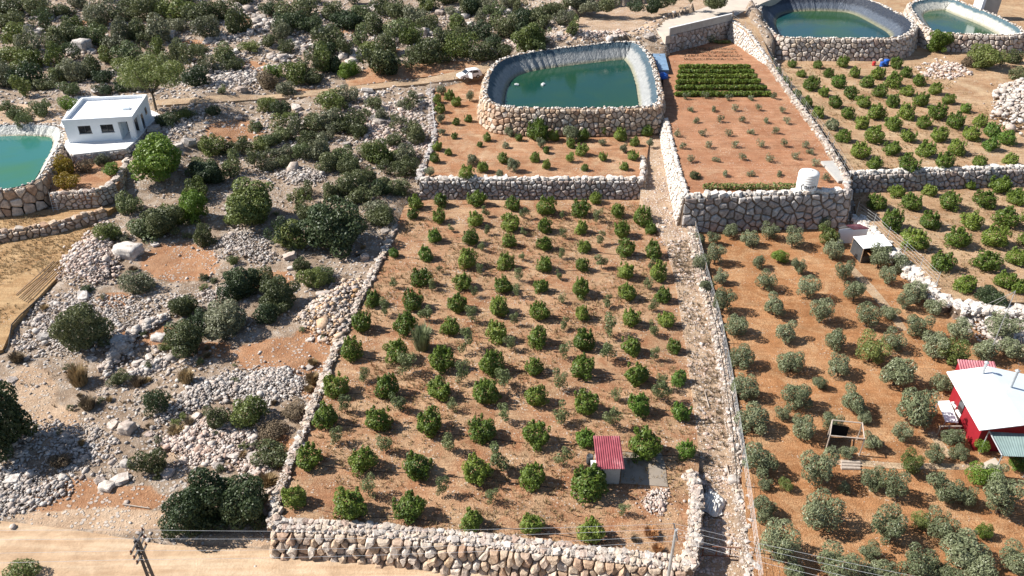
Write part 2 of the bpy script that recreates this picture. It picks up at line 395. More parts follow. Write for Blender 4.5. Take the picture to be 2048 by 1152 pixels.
# ------------------------------------------------------------------ ground sheets
def pinpoly(X, Y, poly):
    X = np.asarray(X); Y = np.asarray(Y); ins = np.zeros(X.shape, bool); k = len(poly)
    for i in range(k):
        x0, y0 = poly[i][:2]; x1, y1 = poly[(i+1) % k][:2]
        if y0 == y1: continue
        c = ((y0 > Y) != (y1 > Y)) & (X < (x1-x0)*(Y-y0)/(y1-y0)+x0); ins ^= c
    return ins
def densify(poly, step, closed=True):
    out = []; k = len(poly)
    for i in range(k if closed else k-1):
        a = np.array(poly[i], float); b = np.array(poly[(i+1) % k], float); m_ = max(1, int(np.linalg.norm(b-a)/step))
        for j in range(m_): out.append(a+(b-a)*j/m_)
    if not closed: out.append(np.array(poly[-1], float))
    return out
ZONES = []
def zone(name, pix, zf, mat, step=1.2, skirt=2.5, wob=.05, dz=0.0, lower=True):
    poly = [hit(x, y, zf)[:2] for x, y in pix]
    poly = densify(poly, step)
    xs = [q[0] for q in poly]; ys = [q[1] for q in poly]
    gx, gy = np.meshgrid(np.arange(min(xs), max(xs), step), np.arange(min(ys), max(ys), step))
    rr = np.random.RandomState(len(ZONES)+3)
    gx = gx.ravel()+rr.uniform(-.3, .3, gx.size)*step; gy = gy.ravel()+rr.uniform(-.3, .3, gy.size)*step
    ins = pinpoly(gx, gy, poly); gx, gy = gx[ins], gy[ins]
    keep = np.ones(gx.size, bool)
    bp = np.array(poly)
    for i in range(0, gx.size, 2000):
        d = np.min((gx[i:i+2000, None]-bp[None, :, 0])**2+(gy[i:i+2000, None]-bp[None, :, 1])**2, axis=1); keep[i:i+2000] = d > (step*.45)**2
    gx, gy = gx[keep], gy[keep]
    pts = [Vector((float(q[0]), float(q[1]))) for q in poly]+[Vector((float(a), float(b))) for a, b in zip(gx, gy)]
    k = len(poly)
    vo, eo, fo, ov, oe, of = delaunay_2d_cdt(pts, [(i, (i+1) % k) for i in range(k)], [], 1, 1e-4)
    verts = []
    for v in vo:
        x, y = v.x, v.y
        verts.append((x, y, float(zf(x, y))+dz+wob*(math.sin(x*1.1+y*.6)*.5+math.sin(x*.4-y*.9+1)*.5)))
    faces = [tuple(f) for f in fo]
    cnt = {}
    for f in faces:
        for i in range(len(f)):
            e_ = (f[i], f[(i+1) % len(f)]); cnt[e_] = 1
    bnd = [e_ for e_ in cnt if (e_[1], e_[0]) not in cnt]
    if skirt:
        low = {}
        for a, b in bnd:
            for q in (a, b):
                if q not in low:
                    low[q] = len(verts); verts.append((verts[q][0], verts[q][1], verts[q][2])); verts.append((verts[q][0], verts[q][1], verts[q][2]-skirt))
        ntop = len(faces); faces += [(low[b], low[a], low[a]+1, low[b]+1) for a, b in bnd]
    me = bpy.data.meshes.new(name); me.from_pydata(verts, [], faces); me.update()
    o = obj(name, me, mat); tag(o, kind='structure')
    for f in me.polygons: f.use_smooth = len(f.vertices) == 3
    if lower: ZONES.append((poly, zf))
    return o, poly

zone('dirt_road', [(-500, 1052), (0, 1042), (120, 1056), (235, 1074), (330, 1090), (548, 1100), (690, 1117), (830, 1124), (1000, 1139), (1140, 1155), (1330, 1185),
                   (1400, 1175), (1480, 1175), (1700, 1190), (2300, 1300), (2400, 1600), (-600, 1600), (-700, 1200)], z_road, 'dirt_road', 1.5, 0, .03, .03)
zone('orchard_soil', [(548, 1062), (556, 990), (590, 908), (620, 832), (652, 748), (688, 662), (724, 592), (760, 522), (792, 452), (815, 398), (1278, 395), (1303, 437), (1333, 482), (1353, 560),
                      (1376, 700), (1396, 850), (1398, 935), (1388, 1000), (1388, 1060), (1372, 1142), (1250, 1128), (1140, 1115), (1000, 1098), (830, 1080), (690, 1068)], z_field, 'soil_orchard', 1.3, 2.6)
zone('gravel_path', [(1384, 1180), (1390, 1060), (1392, 1000), (1398, 930), (1392, 850), (1372, 700), (1350, 560), (1330, 482), (1300, 437), (1280, 395), (1286, 330), (1296, 268), (1325, 245),
                     (1337, 262), (1352, 330), (1366, 400), (1380, 470), (1400, 560), (1425, 660), (1445, 750), (1460, 850), (1470, 950), (1482, 1050), (1490, 1180)], z_path, 'gravel_path', 1.2, 1.2)
zone('olive_soil', [(1378, 457), (1702, 454), (1745, 470), (1810, 530), (1870, 592), (1905, 628), (2060, 645), (2400, 700), (2600, 1500), (1520, 1220), (1500, 1100), (1478, 900), (1448, 740), (1408, 560)], z_olive, 'soil_olive', 1.3, 2.2)
zone('upper_terrace_soil', [(866, 178), (962, 158), (1000, 160), (1300, 150), (1332, 238), (1326, 255), (1300, 270), (1292, 330), (1289, 362), (1060, 362), (842, 362), (850, 320), (870, 282), (864, 240)], z_T1, 'soil_terrace', 1.5, 3)
zone('red_terrace_soil', [(1372, 397), (1700, 388), (1690, 345), (1600, 222), (1530, 125), (1456, 74), (1336, 106), (1326, 130), (1328, 238), (1345, 320)], z_R1, 'soil_red', 1.5, 4.5)
zone('lower_grove_soil', [(1705, 374), (2400, 352), (2400, 660), (2060, 605), (1905, 600), (1870, 575), (1810, 515), (1745, 455), (1712, 430)], z_R3, 'soil_tan', 1.5, 2)
zone('upper_grove_soil', [(1704, 352), (1645, 262), (1565, 150), (1500, 55), (1478, 10), (1560, -14), (2500, -14), (2500, 332), (2048, 338), (1850, 345)], z_R2, 'soil_tan', 2.0, 3)
zone('dry_meadow', [(-400, 540), (0, 484), (110, 464), (205, 440), (190, 470), (150, 510), (110, 560), (62, 608), (24, 655), (5, 700), (-400, 800)], z_dry, 'dry_meadow', 1.5, .8)
zone('grass_strip', [(-400, 520), (0, 468), (110, 450), (212, 424), (232, 412), (110, 418), (0, 428), (-400, 445)], z_strip, 'dry_meadow', 1.2, 1.8)
zone('garden_soil', [(100, 392), (190, 387), (235, 367), (258, 330), (262, 298), (160, 318), (128, 322), (104, 362)], z_garden, 'soil_terrace', 1.0, 2.5)
_, PLAT = zone('house_terrace', [(126, 290), (146, 309), (252, 297), (268, 284), (320, 228), (302, 220), (250, 195), (150, 190), (120, 250)], z_plat, 'white_concrete', 1.5, 2.5, 0)
zone('concrete_drive', [(1332, 72.5), (1456, 38), (1525, 6), (1580, -16), (1500, -26), (1420, 12), (1330, 40), (1312, 60)], z_drive, 'pale_concrete', 1.5, 1.5, .03)
def z_track(x, y): return float(G0(x, y))+.12
zone('dirt_track', [(300, 212), (420, 205), (520, 198), (640, 190), (760, 176), (860, 166), (965, 150), (1000, 118), (985, 118), (940, 136), (850, 156), (740, 168), (620, 181), (500, 190), (400, 195), (310, 200)], z_track, 'shoulder', 1.5, .8, .03)
zone('bare_clearing', [(700, 172), (860, 152), (930, 140), (985, 122), (900, 122), (810, 126), (740, 134), (690, 158)], lambda x, y: float(G0(x, y))+.06, 'soil_terrace', 1.5, .8)
zone('pale_yard', [(1140, 40), (1190, 20), (1300, 2), (1420, -8), (1500, -20), (1420, 14), (1330, 40), (1268, 60), (1220, 66), (1160, 60)], lambda x, y: 8.5, 'gravel_path', 1.5, 2.5)
BK = []
for x, y in ((1457, 76), (1473, 87), (1490, 98), (1512, 114), (1535, 130)):
    q = hit(x, y, z_R1); BK.append(project(q[0], q[1], z_bank(q[0], q[1])))
zone('earth_bank', BK+[(1562, 150), (1535, 100), (1506, 48), (1490, 18), (1470, 20)], z_bank, 'soil_tan', 1.2, 3)

ZONES.append(([hit(x, y, 7.3)[:2] for x, y in [(963, 187), (972, 146), (992, 120), (1045, 104), (1131, 93), (1253, 80), (1284, 86), (1308, 118), (1324, 180), (1325, 208), (1305, 216), (1166, 219), (1010, 217), (976, 206)]], lambda x, y: 3.7))
ZONES.append(([hit(x, y, 4.75)[:2] for x, y in [(-260, 396), (0, 383), (44, 376), (80, 363), (97, 340), (110, 315), (126, 288), (132, 262), (122, 249), (60, 246), (0, 248), (-260, 256)]], lambda x, y: 1.4))
# the natural ground: one sheet to the horizon, sunk below the sheets above
def axis(a, b, st, far):
    c = list(np.arange(a, b+1e-6, st)); k = st
    lo = [a]; hi = [b]
    while hi[-1] < far: k *= 1.35; hi.append(hi[-1]+k); lo.append(lo[-1]-k)
    return np.array(lo[:0:-1]+c+hi[1:])
gx = axis(-115, 115, .8, 4000); gy = axis(22, 190, .8, 4000)
X, Y = np.meshgrid(gx, gy); Zg = G(X, Y); INZ = np.zeros(X.shape, bool)
for poly, zf in ZONES:
    a = np.array(poly); bx = (X > a[:, 0].min()-1) & (X < a[:, 0].max()+1) & (Y > a[:, 1].min()-1) & (Y < a[:, 1].max()+1)
    idx = np.where(bx); ins = pinpoly(X[idx], Y[idx], poly)
    ii = (idx[0][ins], idx[1][ins])
    zz = np.array([float(zf(x, y)) for x, y in zip(X[ii], Y[ii])])-.45
    Zg[ii] = np.minimum(Zg[ii], zz); INZ[ii] = True
ny, nx = X.shape
vid = np.arange(ny*nx).reshape(ny, nx)
faces = np.stack([vid[:-1, :-1], vid[:-1, 1:], vid[1:, 1:], vid[1:, :-1]], -1).reshape(-1, 4)
me = mesh_np('ground', np.stack([X, Y, Zg], -1).reshape(-1, 3), faces)
PX, PYY = project(X, Y, Zg); front = (Y*CT-(Zg-H)*ST) > 5
def ell(lst):
    s = np.zeros(X.shape)
    for cx, cy, rx, ry, *k in lst:
        d = ((PX-cx)/rx)**2+((PYY-cy)/ry)**2
        s = np.maximum(s, np.clip(1.5-d, 0, 1)*(k[0] if k else 1))
    return np.where(front, s, .2)
soilmask = ell([(360, 525, 80, 40), (580, 715, 110, 40), (640, 690, 60, 40), (470, 262, 60, 22), (150, 1005, 90, 50), (265, 998, 65, 28), (190, 45, 28, 8), (212, 98, 34, 10),
                (390, 88, 30, 9), (505, 133, 34, 11), (600, 90, 24, 8), (495, 43, 22, 7), (620, 185, 40, 8), (230, 600, 40, 16), (300, 670, 60, 22), (540, 560, 50, 20), (20, 225, 60, 14, .7),
                (420, 700, 60, 20, .7), (640, 780, 40, 25), (560, 890, 40, 20), (1880, 130, 20, 12), (770, 100, 30, 8), (60, 60, 30, 8), (310, 40, 26, 8), (700, 60, 24, 8)])
baremask = ell([(60, 790, 55, 60), (100, 850, 60, 45), (210, 1040, 150, 26), (60, 1040, 80, 12), (350, 900, 40, 20, .7), (40, 230, 90, 22), (1240, 40, 90, 30), (1180, 70, 60, 14), (450, 1085, 120, 14), (300, 290, 40, 14, .8), (290, 330, 30, 30, .8)])
for nm, arr in (('soil', soilmask), ('bare', baremask)):
    a = me.attributes.new(nm, 'FLOAT', 'POINT'); a.data.foreach_set('value', arr.ravel().astype(np.float32))
o = obj('ground', me, 'rocky_ground', smooth_=True); tag(o, kind='structure')

# ------------------------------------------------------------------ rocks
RNG = random.Random(11)
def rock_mesh(seed, mat):
    """rounded block of 48 triangles"""
    r = random.Random(seed); bm = bmesh.new(); bmesh.ops.create_cube(bm, size=2)
    bmesh.ops.subdivide_edges(bm, edges=bm.edges[:], cuts=1, use_grid_fill=True)
    ax = [r.uniform(.8, 1.2) for _ in range(3)]
    for v in bm.verts:
        c = v.co; s = c.normalized(); q = c*.42+s*.62
        q = Vector((q.x*ax[0], q.y*ax[1], q.z*ax[2]))*r.uniform(.84, 1.12)
        v.co = q*.62
    bmesh.ops.triangulate(bm, faces=bm.faces[:])
    me = bpy.data.meshes.new('stone'); bm.to_mesh(me); bm.free(); me.materials.append(MATS[mat]); return me
ROCKS = {}
def rocks(mat):
    if mat not in ROCKS: ROCKS[mat] = [rock_mesh(hash(mat) % 1 + i*17+len(ROCKS)*101, mat) for i in range(9)]
    return ROCKS[mat]
def rock_obj(name, mat, loc, size, parent=None, rnd=RNG, flat=.75):
    o = bpy.data.objects.new(name, rnd.choice(rocks(mat))); COL.objects.link(o); o.parent = parent
    o.location = loc; o.rotation_euler = (rnd.uniform(-.3, .3), rnd.uniform(-.3, .3), rnd.uniform(0, 6.28))
    o.scale = (size*rnd.uniform(.85, 1.25), size*rnd.uniform(.75, 1.1), size*flat*rnd.uniform(.8, 1.15)); return o
ICO_V = []; ICO_F = None
def _ico():
    global ICO_F
    bm = bmesh.new(); bmesh.ops.create_icosphere(bm, subdivisions=1, radius=1)
    bm.verts.ensure_lookup_table()
    base = np.array([v.co[:] for v in bm.verts]); ICO_F = np.array([[v.index for v in f.verts] for f in bm.faces]); bm.free()
    rr = np.random.RandomState(5)
    for i in range(12):
        b = base*rr.uniform(.7, 1.25, (len(base), 1)); b = np.clip(b, -.78, .78); ICO_V.append(b)
_ico()
def rubble_mesh(name, pos, size, seed=1, flat=.7):
    """many small stones joined into one mesh"""
    rr = np.random.RandomState(seed); k = len(pos); vs = np.zeros((k, 12, 3))
    var = rr.randint(0, len(ICO_V), k); base = np.array(ICO_V)[var]
    sc = np.stack([size*rr.uniform(.8, 1.3, k), size*rr.uniform(.7, 1.1, k), size*flat*rr.uniform(.7, 1.2, k)], -1)*.5
    a = rr.uniform(0, 6.28, k); t = rr.uniform(-.5, .5, k)
    b = base*sc[:, None, :]
    y = b[..., 1]*np.cos(t)[:, None]-b[..., 2]*np.sin(t)[:, None]; z = b[..., 1]*np.sin(t)[:, None]+b[..., 2]*np.cos(t)[:, None]; x = b[..., 0]
    vs[..., 0] = x*np.cos(a)[:, None]-y*np.sin(a)[:, None]; vs[..., 1] = x*np.sin(a)[:, None]+y*np.cos(a)[:, None]; vs[..., 2] = z
    vs += np.asarray(pos)[:, None, :]
    fs = (ICO_F[None]+(np.arange(k)*12)[:, None, None]).reshape(-1, 3)
    return mesh_np(name, vs.reshape(-1, 3), fs)

# ------------------------------------------------------------------ stone walls
def polyline(pts, step):
    pts = [np.array(p[:2], float) for p in pts]; out = [pts[0]]; 
    for a, b in zip(pts[:-1], pts[1:]):
        m_ = max(1, int(round(np.linalg.norm(b-a)/step)))
        for j in range(1, m_+1): out.append(a+(b-a)*j/m_)
    return out
class Path2:
    def __init__(s, pts, side=1):
        s.p = np.array([q[:2] for q in pts], float); d = np.linalg.norm(np.diff(s.p, axis=0), axis=1)
        s.u = np.concatenate([[0], np.cumsum(d)]); s.L = s.u[-1]; s.side = side
    def at(s, u):
        return np.array([np.interp(u, s.u, s.p[:, 0]), np.interp(u, s.u, s.p[:, 1])])
    def nrm(s, u, e=.6):
        d = s.at(min(u+e, s.L))-s.at(max(u-e, 0)); d /= (np.linalg.norm(d)+1e-9)
        return np.array([d[1], -d[0]])*s.side      # right of the walking direction when side = 1
def clip(poly, a, b, c):
    out = []; k = len(poly)
    for i in range(k):
        p, q = poly[i], poly[(i+1) % k]; dp = a*p[0]+b*p[1]-c; dq = a*q[0]+b*q[1]-c
        if dp <= 0: out.append(p)
        if (dp < 0 < dq) or (dq < 0 < dp):
            t = dp/(dp-dq); out.append((p[0]+(q[0]-p[0])*t, p[1]+(q[1]-p[1])*t))
    return out
def voronoi_cells(L, Hm, sw, sh, rnd):
    pts = []; rows = max(1, int(round(Hm/sh))); rh = Hm/rows
    for r in range(rows):
        n_ = max(1, int(round(L/(sw*rnd.uniform(.85, 1.15))))); off = rnd.random()
        for i in range(n_):
            u = (i+off+rnd.uniform(-.42, .42))*L/n_; v = (r+.5+rnd.uniform(-.42, .42))*rh
            if 0 < u < L: pts.append((u, v))
    A = np.array(pts); cells = []
    for i, (u, v) in enumerate(pts):
        cell = [(max(0, u-3*sw), 0), (min(L, u+3*sw), 0), (min(L, u+3*sw), Hm), (max(0, u-3*sw), Hm)]
        d = (A[:, 0]-u)**2+(A[:, 1]-v)**2
        for j in np.argsort(d)[1:18]:
            a, b = A[j, 0]-u, A[j, 1]-v; cell = clip(cell, a, b, (A[j, 0]**2+A[j, 1]**2-u*u-v*v)/2)
            if len(cell) < 3: break
        if len(cell) >= 3: cells.append(cell)
    return cells
def face_stones(root, path, zb, zt, batter, sw, sh, mat, rnd, depth=.16, name='stone', gap=.05):
    Hs = [zt(*path.at(u))-zb(*path.at(u)) for u in np.linspace(0, path.L, 12)]; Hm = max(.4, float(np.mean(Hs)))
    def P(u, v, d):
        q = path.at(u); nn = path.nrm(u); t = v/Hm; z0 = float(zb(*q)); z1 = float(zt(*q))
        q = q+nn*(batter*(1-t)+d); return np.array([q[0], q[1], z0+(z1-z0)*t])
    for cell in voronoi_cells(path.L, Hm, sw, sh, rnd):
        c = np.array(cell); cen = c.mean(0); 
        ext = np.ptp(c, axis=0).min()
        if ext < .12: continue
        g_ = max(.5, 1-2*gap/ext)
        # rounded outline: corners cut
        k = len(c); ring = []
        for i in range(k):
            a, b = c[i], c[(i+1) % k]; e_ = np.linalg.norm(b-a)
            if e_ < .08: ring.append((a+b)/2); continue
            ring.append(a+(b-a)*.13); ring.append(a+(b-a)*.87)
        ring = [cen+(q-cen)*g_ for q in ring]
        if len(ring) > 10: ring = [ring[int(i*len(ring)/10)] for i in range(10)]
        k = len(ring); dp = depth*rnd.uniform(.4, 1.8); tilt = rnd.uniform(-.06, .06)
        vs = []
        for f_, d in ((1, -.12), (.98, dp*.6), (.74, dp)):
            for q in ring:
                w = cen+(q-cen)*f_*rnd.uniform(.9, 1.0); vs.append(P(w[0], w[1], d+(tilt*(q[0]-cen[0]) if d > 0 else 0)+rnd.uniform(-.02, .02)))
        vs.append(P(cen[0], cen[1], dp*rnd.uniform(.95, 1.2)))
        fs = []
        for r_ in range(2):
            for i in range(k):
                j = (i+1) % k; fs.append((r_*k+i, r_*k+j, (r_+1)*k+j, (r_+1)*k+i))
        fs += [(2*k+i, 2*k+(i+1) % k, 3*k) for i in range(k)]
        vs = np.array(vs); o3 = vs.mean(0); vs -= o3
        if path.side < 0: fs = [f[::-1] for f in fs]
        me_ = bpy.data.meshes.new(name); me_.from_pydata([tuple(v) for v in vs], [], fs); me_.update(); me_.materials.append(MATS[mat])
        o_ = bpy.data.objects.new(name, me_); COL.objects.link(o_); o_.parent = root; o_.location = V(o3)-root.location
    return Hm
def wall_core(root, path, zb, zt, batter, thick, mat='wall_fill'):
    us = np.linspace(0, path.L, max(2, int(path.L/1.0)+1)); vs = []; fs = []
    for u in us:
        q = path.at(u); nn = path.nrm(u); z0 = float(zb(*q))-.5; z1 = float(zt(*q))-.06
        for d, z in ((batter-.02, z0), (-.02, z1), (-thick, z1), (-thick, z0)):
            w = q+nn*d; vs.append((w[0], w[1], z))
    for i in range(len(us)-1):
        for j in range(4): fs.append((i*4+j, i*4+(j+1) % 4, i*4+4+(j+1) % 4, i*4+4+j))
    fs += [(3, 2, 1, 0), tuple(range(len(us)*4-4, len(us)*4))]
    if path.side < 0: fs = [f[::-1] for f in fs]
    return MB().add(vs, fs).build('wall_core', mat, root, neg(root))
def wall(name, label, pts, zb, zt, batter=.3, sw=1.0, sh=.7, mat='stone_pale', thick=.9, side=1, seed=1, caps=.55, depth=.16, step=1.0, capmat=None, fill=0, gap=.05, capw=1):
    """retaining wall: polygonal stones one by one on its face, capstones along its crest"""
    rnd = random.Random(seed); path = Path2(polyline(pts, step), side)
    q = path.at(0); root = empty(name, (q[0], q[1], float(zb(*q)))); tag(root, label, 'stone wall')
    wall_core(root, path, zb, zt, batter, thick)
    face_stones(root, path, zb, zt, batter, sw, sh, mat, rnd, depth, 'stone', gap)
    if caps:
        for lane in range(capw):
            u = 0
            while u < path.L:
                s_ = caps*rnd.uniform(.7, 1.35); w = path.at(u)-path.nrm(u)*(thick*(lane+.5)/capw+rnd.uniform(-.1, .1))
                rock_obj('capstone', capmat or mat, V((w[0], w[1], float(zt(*path.at(u)))+s_*.12))-root.location, s_, root, rnd, .7); u += s_*.95
    if fill:
        us = np.array([rnd.uniform(0, path.L) for _ in range(int(fill*path.L))])
        pos = []
        for u in us:
            w = path.at(u)-path.nrm(u)*rnd.uniform(-.05, thick); pos.append((w[0], w[1], float(zt(*path.at(u)))+.02))
        f_ = obj('fill_stones', rubble_mesh('fill_stones', pos, np.array([rnd.uniform(.12, .34) for _ in pos]), seed), capmat or mat, root, neg(root)); f_['kind'] = 'stuff'
    return root
def rubble_wall(name, label, pts, zf, width, height, size, mat, seed, big=140, small=500, step=1.0, top=None):
    """dry wall of piled stones seen from above"""
    rnd = random.Random(seed); path = Path2(polyline(pts, step)); q = path.at(0)
    root = empty(name, (q[0], q[1], float(zf(*q)))); tag(root, label, 'stone wall')
    us = np.linspace(0, path.L, max(2, int(path.L/.8)+1)); vs = []; fs = []
    for u in us:
        q = path.at(u); nn = path.nrm(u); z = float(zf(*q))
        for d, zz in ((.55, -.3), (.38, .8), (-.38, .8), (-.55, -.3)):
            w = q+nn*d*width*(1+.15*math.sin(u*1.7)); vs.append((w[0], w[1], z+zz*height*(1 if zz > 0 else 1)))
    for i in range(len(us)-1):
        for j in range(3): fs.append((i*4+j, i*4+j+1, i*4+5+j, i*4+4+j))
    MB().add(vs, [f[::-1] for f in fs]+[(0, 1, 2, 3), tuple(range(len(vs)-1, len(vs)-5, -1))]).build('wall_core', 'wall_fill', root, neg(root))
    def spot(r_):
        u = rnd.uniform(0, path.L); d = rnd.uniform(-.52, .52); w = path.at(u)+path.nrm(u)*d*width
        return V((w[0], w[1], float(zf(*path.at(u)))+height*(.8 if abs(d) < .38 else rnd.uniform(.1, .7))))
    for i in range(big):
        p_ = spot(rnd); s_ = size*rnd.uniform(.7, 1.5); rock_obj('stone', mat, p_-root.location, s_, root, rnd, .75)
    pos = [tuple(spot(rnd)) for _ in range(small)]
    f_ = obj('fill_stones', rubble_mesh('fill_stones', pos, np.array([size*rnd.uniform(.3, .8) for _ in pos]), seed), mat, root, neg(root)); f_['kind'] = 'stuff'
    return root
def H_(lst, zf): return [hit(x, y, zf) for x, y in lst]
def zroad_t(x, y): return ROADZ
# front wall of the orchard over the dirt road
wall('stone_wall', 'long boulder retaining wall between the front orchard row and the dirt road',
     H_([(546, 1058), (552, 1063), (690, 1070), (830, 1082), (1000, 1099), (1140, 1116), (1250, 1129), (1374, 1143)], z_field), lambda x, y: ROADZ-.1, lambda x, y: float(z_field(x, y))+.12,
     .8, .78, .5, 'stone_warm', 1.2, 1, 3, .36, .34, 1.0, 'stone_pale', 70, .032, 2)
rubble_wall('stone_wall', 'narrow dry stone wall along the left edge of the big citrus orchard',
            H_([(546, 1058), (556, 990), (590, 906), (620, 832), (652, 748), (688, 662), (724, 592), (760, 522), (792, 452)], z_field), lambda x, y: float(z_field(x, y))-.1, .8, .45, .28, 'stone_pale', 8, 280, 2600)
rubble_wall('stone_wall', 'curved dry stone wall between the orchard corner and the gated path',
            H_([(1374, 948), (1388, 962), (1391, 1000), (1390, 1060), (1384, 1100), (1372, 1142)], z_field), lambda x, y: float(z_field(x, y))-.15, 1.0, .6, .32, 'stone_pale', 9, 120, 900)
wall('stone_wall', 'shaded side of the orchard corner wall beside the gate', H_([(1391, 985), (1392, 1060), (1386, 1100), (1374, 1143)], z_field), lambda x, y: -1.9, lambda x, y: float(z_field(x, y)), .25, .8, .55, 'stone_pale', .5, -1, 10, 0)
# wall between orchard and the terrace with the pond
wall('stone_wall', 'long stone retaining wall behind the citrus orchard under the pond terrace',
     H_([(838, 363), (1060, 363), (1240, 363), (1289, 362)], z_T1), lambda x, y: float(z_field(x, y))-.1, lambda x, y: float(z_T1(x, y))+.1, .35, .78, .55, 'stone_grey', 1.0, 1, 4, .6, .18, 1.0, 'stone_white', 6, .05)
wall('stone_wall', 'short stone wall end facing the gravel ramp beside the pond terrace', H_([(1289, 362), (1291, 330), (1290, 316)], z_T1), lambda x, y: 1.4, lambda x, y: float(z_T1(x, y))+.05, .2, .8, .6, 'stone_pale', .7, 1, 14, .5)
rubble_wall('stone_wall', 'tumbled dry stone wall on the left edge of the pond terrace', H_([(862, 180), (864, 238), (870, 282), (850, 322), (840, 362)], z_T1), lambda x, y: float(z_T1(x, y))-.4, .9, .7, .45, 'stone_grey', 15, 110, 500)
# walls of the red soil terrace
wall('stone_wall', 'tall grey retaining wall of large blocks under the white water tank',
     H_([(1368, 398), (1500, 394), (1600, 391), (1703, 388)], z_R1), lambda x, y: .2, lambda x, y: float(z_R1(x, y))+.12, .45, 1.2, .78, 'stone_grey', 1.0, 1, 5, .75, .2, 1.0, 'stone_white', 4, .06)
wall('stone_wall', 'white sunlit retaining wall between the gravel path and the red soil terrace', H_([(1327, 240), (1345, 320), (1358, 362), (1368, 398)], z_R1),
     lambda x, y: z_path(x, y)-.1, lambda x, y: float(z_R1(x, y))+.1, .5, .75, .5, 'stone_white', .8, 1, 6, .4, .12, 1.0, None, 8)
wall('stone_wall', 'shaded right end wall of the red soil terrace above the small sheds', H_([(1703, 388), (1694, 350)], z_R1), lambda x, y: 1.2, lambda x, y: float(z_R1(x, y))+.1, .3, 1.2, .8, 'stone_grey', .7, 1, 16, .6)
rubble_wall('stone_wall', 'pale low wall under the wire fence between red terrace and upper grove', H_([(1697, 368), (1645, 280), (1600, 218), (1560, 162), (1535, 128)], z_R1), lambda x, y: float(z_R1(x, y))-.1, 1.0, .55, .3, 'stone_pale', 17, 220, 2200)
wall('stone_wall', 'pale sunlit wall rising to the driveway on the right of the red terrace', H_([(1457, 76), (1490, 98), (1535, 130)], z_R1), lambda x, y: float(z_R1(x, y))-.2, lambda x, y: max(z_bank(x, y), float(z_R1(x, y))+.5), .4, .7, .5, 'stone_white', .9, 1, 26, .4, .12, 1.0, None, 8)
def back_top(x, y): return 8.68
wall('stone_wall', 'dark shaded back wall of the red terrace under the concrete driveway', H_([(1336, 106), (1400, 90), (1457, 74)], z_R1), lambda x, y: float(z_R1(x, y))-.2, back_top, .1, 1.1, .8, 'stone_grey', .8, 1, 18, 0)
# walls of the right-hand groves
wall('stone_wall', 'long stone retaining wall between the two right-hand citrus groves',
     H_([(1706, 352), (1850, 346), (2048, 339), (2200, 335)], z_R2), lambda x, y: 1.15, lambda x, y: float(z_R2(x, y))+.1, .3, .85, .6, 'stone_grey', 1.1, 1, 7, .7, .18, 1.0, 'stone_white', 6, .05)
rubble_wall('stone_wall', 'bright rough stone wall between the olive grove and the lower citrus grove',
            H_([(1716, 432), (1745, 462), (1780, 496), (1812, 524), (1845, 556), (1872, 582), (1905, 606)], z_R3), lambda x, y: .35, 1.7, 1.0, .48, 'stone_white', 20, 260, 1600)
rubble_wall('stone_wall', 'white stone bank running right from the guyed mast', H_([(1905, 608), (1980, 614), (2060, 620), (2200, 632)], z_R3), lambda x, y: .35, 2.0, 1.0, .5, 'stone_white', 21, 150, 900)
# low wall between path and olive grove
rubble_wall('stone_wall', 'low white rubble wall with wire fence between gravel path and olive grove',
            H_([(1374, 440), (1388, 500), (1404, 565), (1430, 660), (1448, 750), (1464, 850), (1476, 930), (1488, 1010), (1498, 1090), (1510, 1180)], z_olive), lambda x, y: z_path(x, y)-.05 if y > 44 else -.5, 1.2, .5, .26, 'stone_pale', 22, 290, 4200)
# walls by the left pool
wall('stone_wall', 'dry stone garden wall with a ladder leaning on it', H_([(104, 392), (150, 389), (190, 386), (222, 374), (240, 358), (258, 330), (264, 300)], z_garden), lambda x, y: 1.2, lambda x, y: 3.3, .25, .75, .5, 'stone_pale', .8, 1, 23, .5, .14, 1.0, 'stone_pale', 6)
wall('stone_wall', 'low rough stone wall bordering the dry meadow', H_([(-300, 505), (0, 469), (110, 451), (214, 423)], z_strip), lambda x, y: .25, lambda x, y: 1.4, .25, .85, .6, 'stone_warm', .8, 1, 24, .6, .2, 1.0, None, 5)
wall('stone_wall', 'short grey stone base wall under the white house terrace', H_([(140, 309), (252, 297), (268, 284), (322, 228)], z_plat), lambda x, y: 2.6, lambda x, y: 4.5, .2, .8, .55, 'stone_grey', .5, 1, 25, 0)

# ------------------------------------------------------------------ ponds
def chaikin(p, n_=2):
    p = [np.array(q, float) for q in p]
    for _ in range(n_):
        o_ = []
        for i in range(len(p)):
            a, b = p[i], p[(i+1) % len(p)]; o_ += [a*.75+b*.25, a*.25+b*.75]
        p = o_
    return p
def resample(p, k):
    p = np.array([q[:2] for q in p]+[p[0][:2]]); d = np.concatenate([[0], np.cumsum(np.linalg.norm(np.diff(p, axis=0), axis=1))])
    u = np.linspace(0, d[-1], k, endpoint=False); return np.stack([np.interp(u, d, p[:, 0]), np.interp(u, d, p[:, 1])], -1), d[-1]
def inward(p):
    a = np.roll(p, -1, 0)-np.roll(p, 1, 0); a /= np.linalg.norm(a, axis=1)[:, None]; nn = np.stack([-a[:, 1], a[:, 0]], -1)
    if np.sum((p.mean(0)-p)*nn) < 0: nn = -nn
    for _ in range(6): nn = (np.roll(nn, 1, 0)+nn*2+np.roll(nn, -1, 0)); nn /= np.linalg.norm(nn, axis=1)[:, None]
    return nn
